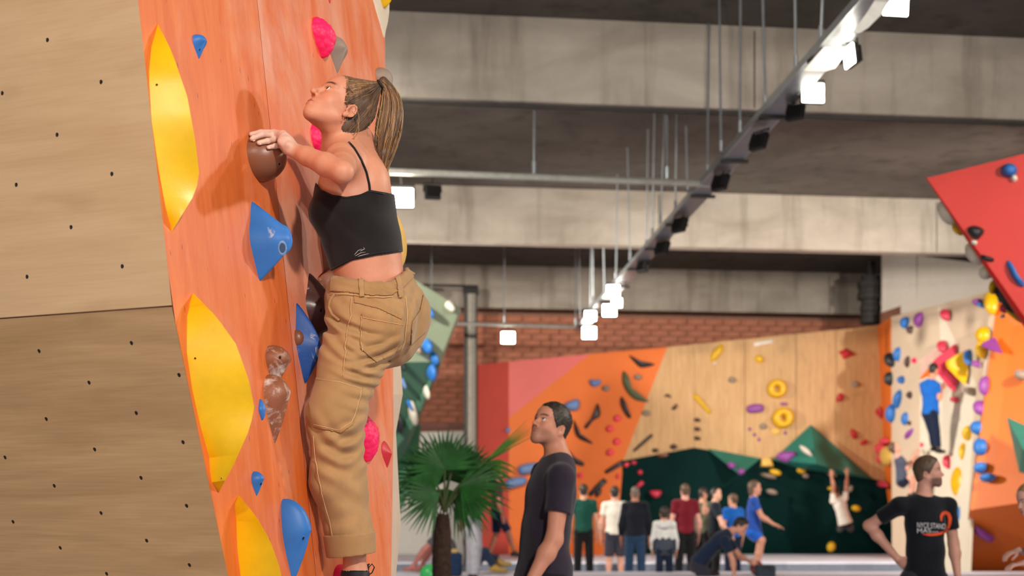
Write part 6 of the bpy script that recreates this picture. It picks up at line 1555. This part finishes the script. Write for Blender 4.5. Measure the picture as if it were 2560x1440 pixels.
# girl cut by the picture edge
JG = JP(9.6, head=(2574, 1248), neck=(2596, 1310), pelvis=(2620, 1500), shL=(2590, 1330, -0.13), shR=(2590, 1330, 0.13), elL=(2600, 1412, -0.18), wrL=(2560, 1408, -0.10), elR=(2598, 1395, 0.16), wrR=(2548, 1375, 0.05), hipL=(2620, 1515, -0.08), hipR=(2620, 1515, 0.08))
for sd, dy in (('L', -0.09), ('R', 0.09)):
    JG['kn' + sd] = V((JG['pelvis'].x, 9.6 + dy, 0.36)); JG['an' + sd] = V((JG['pelvis'].x + 0.03, 9.6 + dy, 0.07))
person('fair haired girl bending her head beside the orange wall, hands in front', JG, dict(face=(-0.95, -0.1, 0), look=V((-0.88, -0.25, -0.30)), fine=True, male=False, shirt=CLO('mauve_cotton', 132, 96, 120), sleeve=0.5, pants=CLO('navy_cotton', 30, 34, 52), leg=1.9, s=0.84, hs=1.1, skin=(220, 172, 158), hair=HBL, hairkw=dict(th=0.010, line=(0.006, 0.6, -0.015), long=0.10), base=V((JG['pelvis'].x, 9.6, 0)),
        handL=(V((-0.95, -0.1, -0.15)), V((-0.1, 0.1, -0.95)), 0.6), handR=(V((-0.9, -0.1, -0.3)), V((-0.3, 0.1, -0.9)), 0.6)), h=0.006)

# visitors in the walkway, backs to the camera
def visitor(label, px, top, Y, face, ground=0.0, J2=None, **o):
    J, s = stand(px, top, Y, face, ground)
    if J2:
        for k, v_ in J2(J, s).items(): J[k] = v_
    o.setdefault('s', s); o['face'] = face; o['base'] = V((J['pelvis'].x, J['pelvis'].y, ground))
    return person(label, J, o, h=0.0105)
visitor('visitor in a dark green T-shirt and black trousers seen from behind', 1459, 1209, 24.9, (0.05, 1, 0), shirt=CLO('forest_cotton', 14, 66, 56), pants=CLO('black_cotton2', 16, 16, 20), hair=HB)
visitor('visitor in a white T-shirt and grey shorts with bare calves', 1537, 1214, 24.0, (0.15, 1, 0), shirt=CLO('white_cotton', 222, 214, 204), pants=CLO('grey_shorts', 58, 56, 70), leg=0.92, skin=(214, 160, 140), hair=HB, hairkw=dict(line=(-0.01, 0.25, -0.02)))
visitor('broad visitor in a navy jacket and blue jeans, head nearly bald', 1588, 1214, 23.0, (0.1, 1, 0), shirt=CLO('midnight_fleece', 16, 20, 30), sleeve=1.92, pants=CLO('blue_jeans', 34, 58, 88), fat=1.12, skin=(170, 112, 92), hair=HG, hairkw=dict(th=0.004, line=(-0.03, 0.1, -0.03)), shirt_name='jacket')
kd = visitor('child in a pale grey hoodie with a dark lower print', 1661, 1268, 21.6, (0.05, 1, 0), shirt=CLO('pale_grey_fleece', 206, 206, 204), sleeve=1.95, pants=CLO('navy_joggers', 20, 30, 54), hair=HB, hs=1.18, shirt_name='hoodie')
zz = patch(kd['shirt'], [(1632, 1352), (1642, 1344), (1650, 1350), (1657, 1342), (1664, 1349), (1672, 1343), (1680, 1350), (1690, 1346), (1692, 1388), (1630, 1388)], 0.004, CLO('charcoal_print', 62, 68, 80), kd['shirt'], 'printed_band', 0.002)
F = Field(*bounds([P(1661, 1310, 21.5)], 0.2), 0.01); F.put(ell(P(1661, 1313, 21.5), [0.11, 0.07, 0.06]), 0.01); v, fc = F.mesh(1); fast_mesh('hood', v, fc, [CLO('pale_grey_fleece', 206, 206, 204)], kd['shirt'])
visitor('visitor in a wine red T-shirt and black trousers seen from behind', 1713, 1208, 23.8, (-0.05, 1, 0), shirt=CLO('wine_cotton', 104, 18, 32), pants=CLO('black_cotton2', 16, 16, 20), skin=(212, 154, 140), hair=HBR)
visitor('visitor in an olive shirt half hidden behind the dark haired woman', 1757, 1218, 25.4, (0.5, 0.85, 0), shirt=CLO('olive_cotton', 84, 88, 70), pants=CLO('black_cotton2', 16, 16, 20), hair=HB,
        J2=lambda J, s: {'elR': P(1762, 1282, 25.2), 'wrR': P(1762, 1252, 25.1)})
visitor('dark haired woman in a black T-shirt turning towards the right', 1788, 1217, 24.4, (0.85, -0.1, 0), male=False, look=V((0.75, -0.6, 0.05)), shirt=CLO('ink_cotton', 24, 32, 42), pants=CLO('black_cotton2', 16, 16, 20), hair=HK, skin=(218, 168, 146), hairkw=dict(th=0.012, long=0.05),
        J2=lambda J, s: {'elR': P(1806, 1312, 24.15), 'wrR': P(1822, 1335, 24.2)})
visitor('small child in a bright blue T-shirt between two visitors', 1833, 1233, 25.0, (-0.4, 0.9, 0), shirt=CLO('royal_cotton', 22, 92, 178), pants=CLO('navy_joggers', 20, 30, 54), hair=HBR, look=V((-0.6, 0.6, 0)))
visitor('long haired visitor in a blue T-shirt and shorts reaching forward', 1884, 1200, 23.2, (0.98, -0.15, 0), male=False, lean=0.08, shirt=CLO('blue_cotton', 34, 74, 158), pants=CLO('cobalt_shorts', 26, 88, 186), leg=0.75, hair=HBR, skin=(196, 140, 118), hairkw=dict(th=0.014, long=0.10),
        J2=lambda J, s: {'elR': P(1905, 1292, 23.0), 'wrR': P(1936, 1312, 22.95), 'elL': P(1900, 1290, 23.4), 'wrL': P(1930, 1308, 23.4), 'knL': P(1905, 1350, 23.3), 'knR': P(1900, 1352, 23.1)}, handR=(V((0.9, -0.1, -0.3)), V((0, 0, -1))), handL=(V((0.9, -0.1, -0.3)), V((0, 0, -1))))
JN = JP(20.2, head=(1852, 1316), neck=(1822, 1332), chest=(1800, 1350), waist=(1770, 1378), pelvis=(1745, 1410), shR=(1812, 1352, -0.18), shL=(1818, 1346, 0.18), elR=(1832, 1400, -0.2), wrR=(1836, 1438, -0.18), elL=(1850, 1392, 0.2), wrL=(1872, 1402, 0.1), hipR=(1746, 1418, -0.09), hipL=(1746, 1418, 0.09), knR=(1775, 1450, -0.1), knL=(1785, 1450, 0.1))
for sd, dy in (('L', 0.11), ('R', -0.1)): JN['an' + sd] = V((JN['kn' + sd].x - 0.12, 20.2 + dy, 0.43))
person('curly haired person in a navy T-shirt bending forward over the mat', JN, dict(face=(0.9, -0.2, -0.1), look=V((0.75, -0.35, -0.55)), headup=(0.5, 0, 0.8), shirt=CLO('navy_tee', 22, 36, 60), sleeve=0.6, pants=CLO('slate_shorts', 48, 46, 58), leg=0.95, hair=HK, hairkw=dict(th=0.024, line=(0.02, 0.5, -0.01), noise_amp=0.01), skin=(206, 148, 126), base=V((JN['pelvis'].x, 20.2, 0.35))), h=0.0095)
# climber hanging from the cave lip
JH = JP(29.2, head=(2088, 1228), neck=(2096, 1246), chest=(2100, 1262), pelvis=(2112, 1304), shL=(2082, 1252, -0.1), shR=(2112, 1246, 0.1), elL=(2084, 1216, -0.2), wrL=(2078, 1190, -0.25), elR=(2116, 1214, 0.05), wrR=(2118, 1186, -0.2), hipL=(2106, 1310, 0.15), hipR=(2118, 1310, 0.2), knL=(2100, 1322, 0.60), knR=(2126, 1322, 0.62), anL=(2098, 1292, 0.75), anR=(2124, 1292, 0.78))
person('climber in a white T-shirt hanging from the dark green cave', JH, dict(face=(0.2, 0.95, 0.1), shirt=CLO('white_cotton', 222, 214, 204), sleeve=0.55, hem=0.05, pants=CLO('black_cotton2', 16, 16, 20), leg=1.9, hair=HB, s=0.95, skin=(186, 128, 104), handL=(V((0, -0.1, 1)), V((0, 1, 0)), 0.7), handR=(V((0, -0.1, 1)), V((0, 1, 0)), 0.7), base=P(2112, 1320, 29.2)), h=0.0105)
# boy in blue on the cream wall
JC = JP(25.6, head=(2335, 924), neck=(2328, 952), chest=(2322, 972), pelvis=(2326, 1028), shL=(2308, 962, 0.08), shR=(2342, 964, -0.08), elL=(2335, 985, 0.22), wrL=(2352, 968, 0.28), elR=(2349, 996, -0.1), wrR=(2356, 975, 0.0), hipL=(2316, 1034, 0.06), hipR=(2334, 1034, -0.06), knL=(2330, 1080, 0.05), knR=(2341, 1080, -0.05), anL=(2334, 1118, 0.05), anR=(2346, 1122, -0.05))
person('climber in a bright blue T-shirt and navy trousers on the cream wall', JC, dict(face=(0.75, 0.55, 0), look=V((0.8, 0.5, -0.05)), shirt=CLO('royal_cotton', 22, 92, 178), sleeve=0.6, hem=0.06, pants=CLO('dark_navy_joggers', 16, 28, 54), hair=HK, hairkw=dict(th=0.014), s=0.92, skin=(206, 142, 112), handL=(V((0.6, 0.3, 0.8)), V((0.6, 0.5, 0)), 0.6), handR=(V((0.6, 0.3, 0.8)), V((0.6, 0.5, 0)), 0.6), base=P(2340, 1126, 25.6)), h=0.0105)
JQ = JP(26.6, head=(2237, 1120), neck=(2248, 1146), chest=(2252, 1160), pelvis=(2256, 1204), shL=(2244, 1152, 0.12), shR=(2256, 1154, -0.12), elL=(2276, 1160, 0.15), wrL=(2290, 1132, 0.25), elR=(2268, 1172, -0.1), wrR=(2290, 1150, 0.1), hipL=(2256, 1208, 0.08), hipR=(2258, 1208, -0.08), knL=(2284, 1194, 0.12), knR=(2278, 1190, -0.12), anL=(2284, 1232, 0.16), anR=(2276, 1236, -0.06))
person('child in a grey T-shirt crouching low on the beige wall, face tilted up', JQ, dict(face=(0.85, 0.2, 0), look=V((0.7, -0.25, 0.6)), headup=(-0.5, 0, 0.8), shirt=CLO('slate_cotton', 72, 76, 96), sleeve=0.6, hem=0.05, pants=CLO('navy_shorts', 22, 26, 44), leg=0.55, hair=HBR, hairkw=dict(th=0.014), s=0.84, hs=1.15, skin=(220, 160, 142), handL=(V((0.5, 0.2, 0.8)), V((0.6, 0.5, 0)), 0.6), handR=(V((0.5, 0.2, 0.8)), V((0.6, 0.5, 0)), 0.6), base=P(2276, 1240, 26.6)), h=0.0105)
# people behind the palm
visitor('person in pale grey trousers standing behind the palm', 1182, 1128, 18.0, (0.9, 0.2, 0), 0.35, shirt=CLO('moss_cotton', 70, 78, 62), pants=CLO('pale_grey_joggers', 178, 176, 186), pr=(0.10, 0.085, 0.07), hair=HK, skin=(110, 72, 58), J2=lambda J, s: {'elR': P(1168, 1245, 17.7), 'wrR': P(1156, 1300, 17.75)})
visitor('person in navy shorts walking past the coral wall', 1242, 1176, 28.0, (0.95, 0.25, 0), 0.35, shirt=CLO('umber_cotton', 66, 46, 42), pants=CLO('navy_shorts2', 22, 34, 62), leg=0.95, hair=HB, skin=(170, 110, 90), J2=lambda J, s: {'knR': J['knR'] + V((0.18, 0, 0.03)), 'anR': J['anR'] + V((0.32, 0, 0.05)), 'anL': J['anL'] + V((-0.12, 0, 0.02))})
JS = JP(21.2, head=(1142, 1396), neck=(1130, 1376), chest=(1120, 1360), pelvis=(1098, 1338), shL=(1126, 1372, -0.15), shR=(1126, 1372, 0.15), elL=(1124, 1398, -0.2), wrL=(1124, 1420, -0.16), elR=(1128, 1398, 0.2), wrR=(1130, 1420, 0.16), hipL=(1096, 1342, -0.09), hipR=(1098, 1342, 0.09), knL=(1060, 1376, -0.12), knR=(1072, 1382, 0.10), anL=(1032, 1416, -0.14), anR=(1052, 1418, 0.10))
person('barefoot person stretching with hands and feet on the mat behind the palm', JS, dict(face=(-0.9, -0.2, -0.4), toeL=(-1, 0, 0), toeR=(-1, 0, 0), look=V((-0.4, -0.3, -0.8)), headup=(-0.8, 0, 0.4), shirt=CLO('charcoal_cotton', 76, 74, 80), sleeve=0.6, hem=0.0, pants=CLO('charcoal_shorts', 70, 68, 74), leg=0.6, hair=HK, barefoot=True, skin=(156, 92, 84), s=0.86, base=V((JS['pelvis'].x, 21.2, 0.35)), handL=(V((-0.3, 0, -0.3)), V((0, 0, -1)), 0.1), handR=(V((-0.3, 0, -0.3)), V((0, 0, -1)), 0.1)), h=0.0105)
JT = JP(20.6, head=(1172, 1302), neck=(1174, 1326), pelvis=(1180, 1410), shL=(1176, 1342, -0.16), shR=(1172, 1342, 0.16), elL=(1176, 1372, -0.2), wrL=(1186, 1392, -0.15), elR=(1172, 1372, 0.2), wrR=(1186, 1392, 0.15), hipL=(1184, 1416, -0.09), hipR=(1184, 1416, 0.09), knL=(1212, 1380, -0.1), knR=(1206, 1384, 0.12), anL=(1236, 1416, -0.1), anR=(1246, 1402, 0.14))
person('person in dark jeans sitting on the mat with shoes stretched out', JT, dict(face=(0.95, -0.2, 0), shirt=CLO('dark_plaid', 52, 44, 48), sleeve=1.9, pants=CLO('indigo_jeans', 26, 38, 62), hair=HK, s=0.94, skin=(150, 100, 84), shoe=plain('ochre_trainer', (140, 112, 46), 0.6), base=V((JT['pelvis'].x, 20.6, 0.35))), h=0.0105)
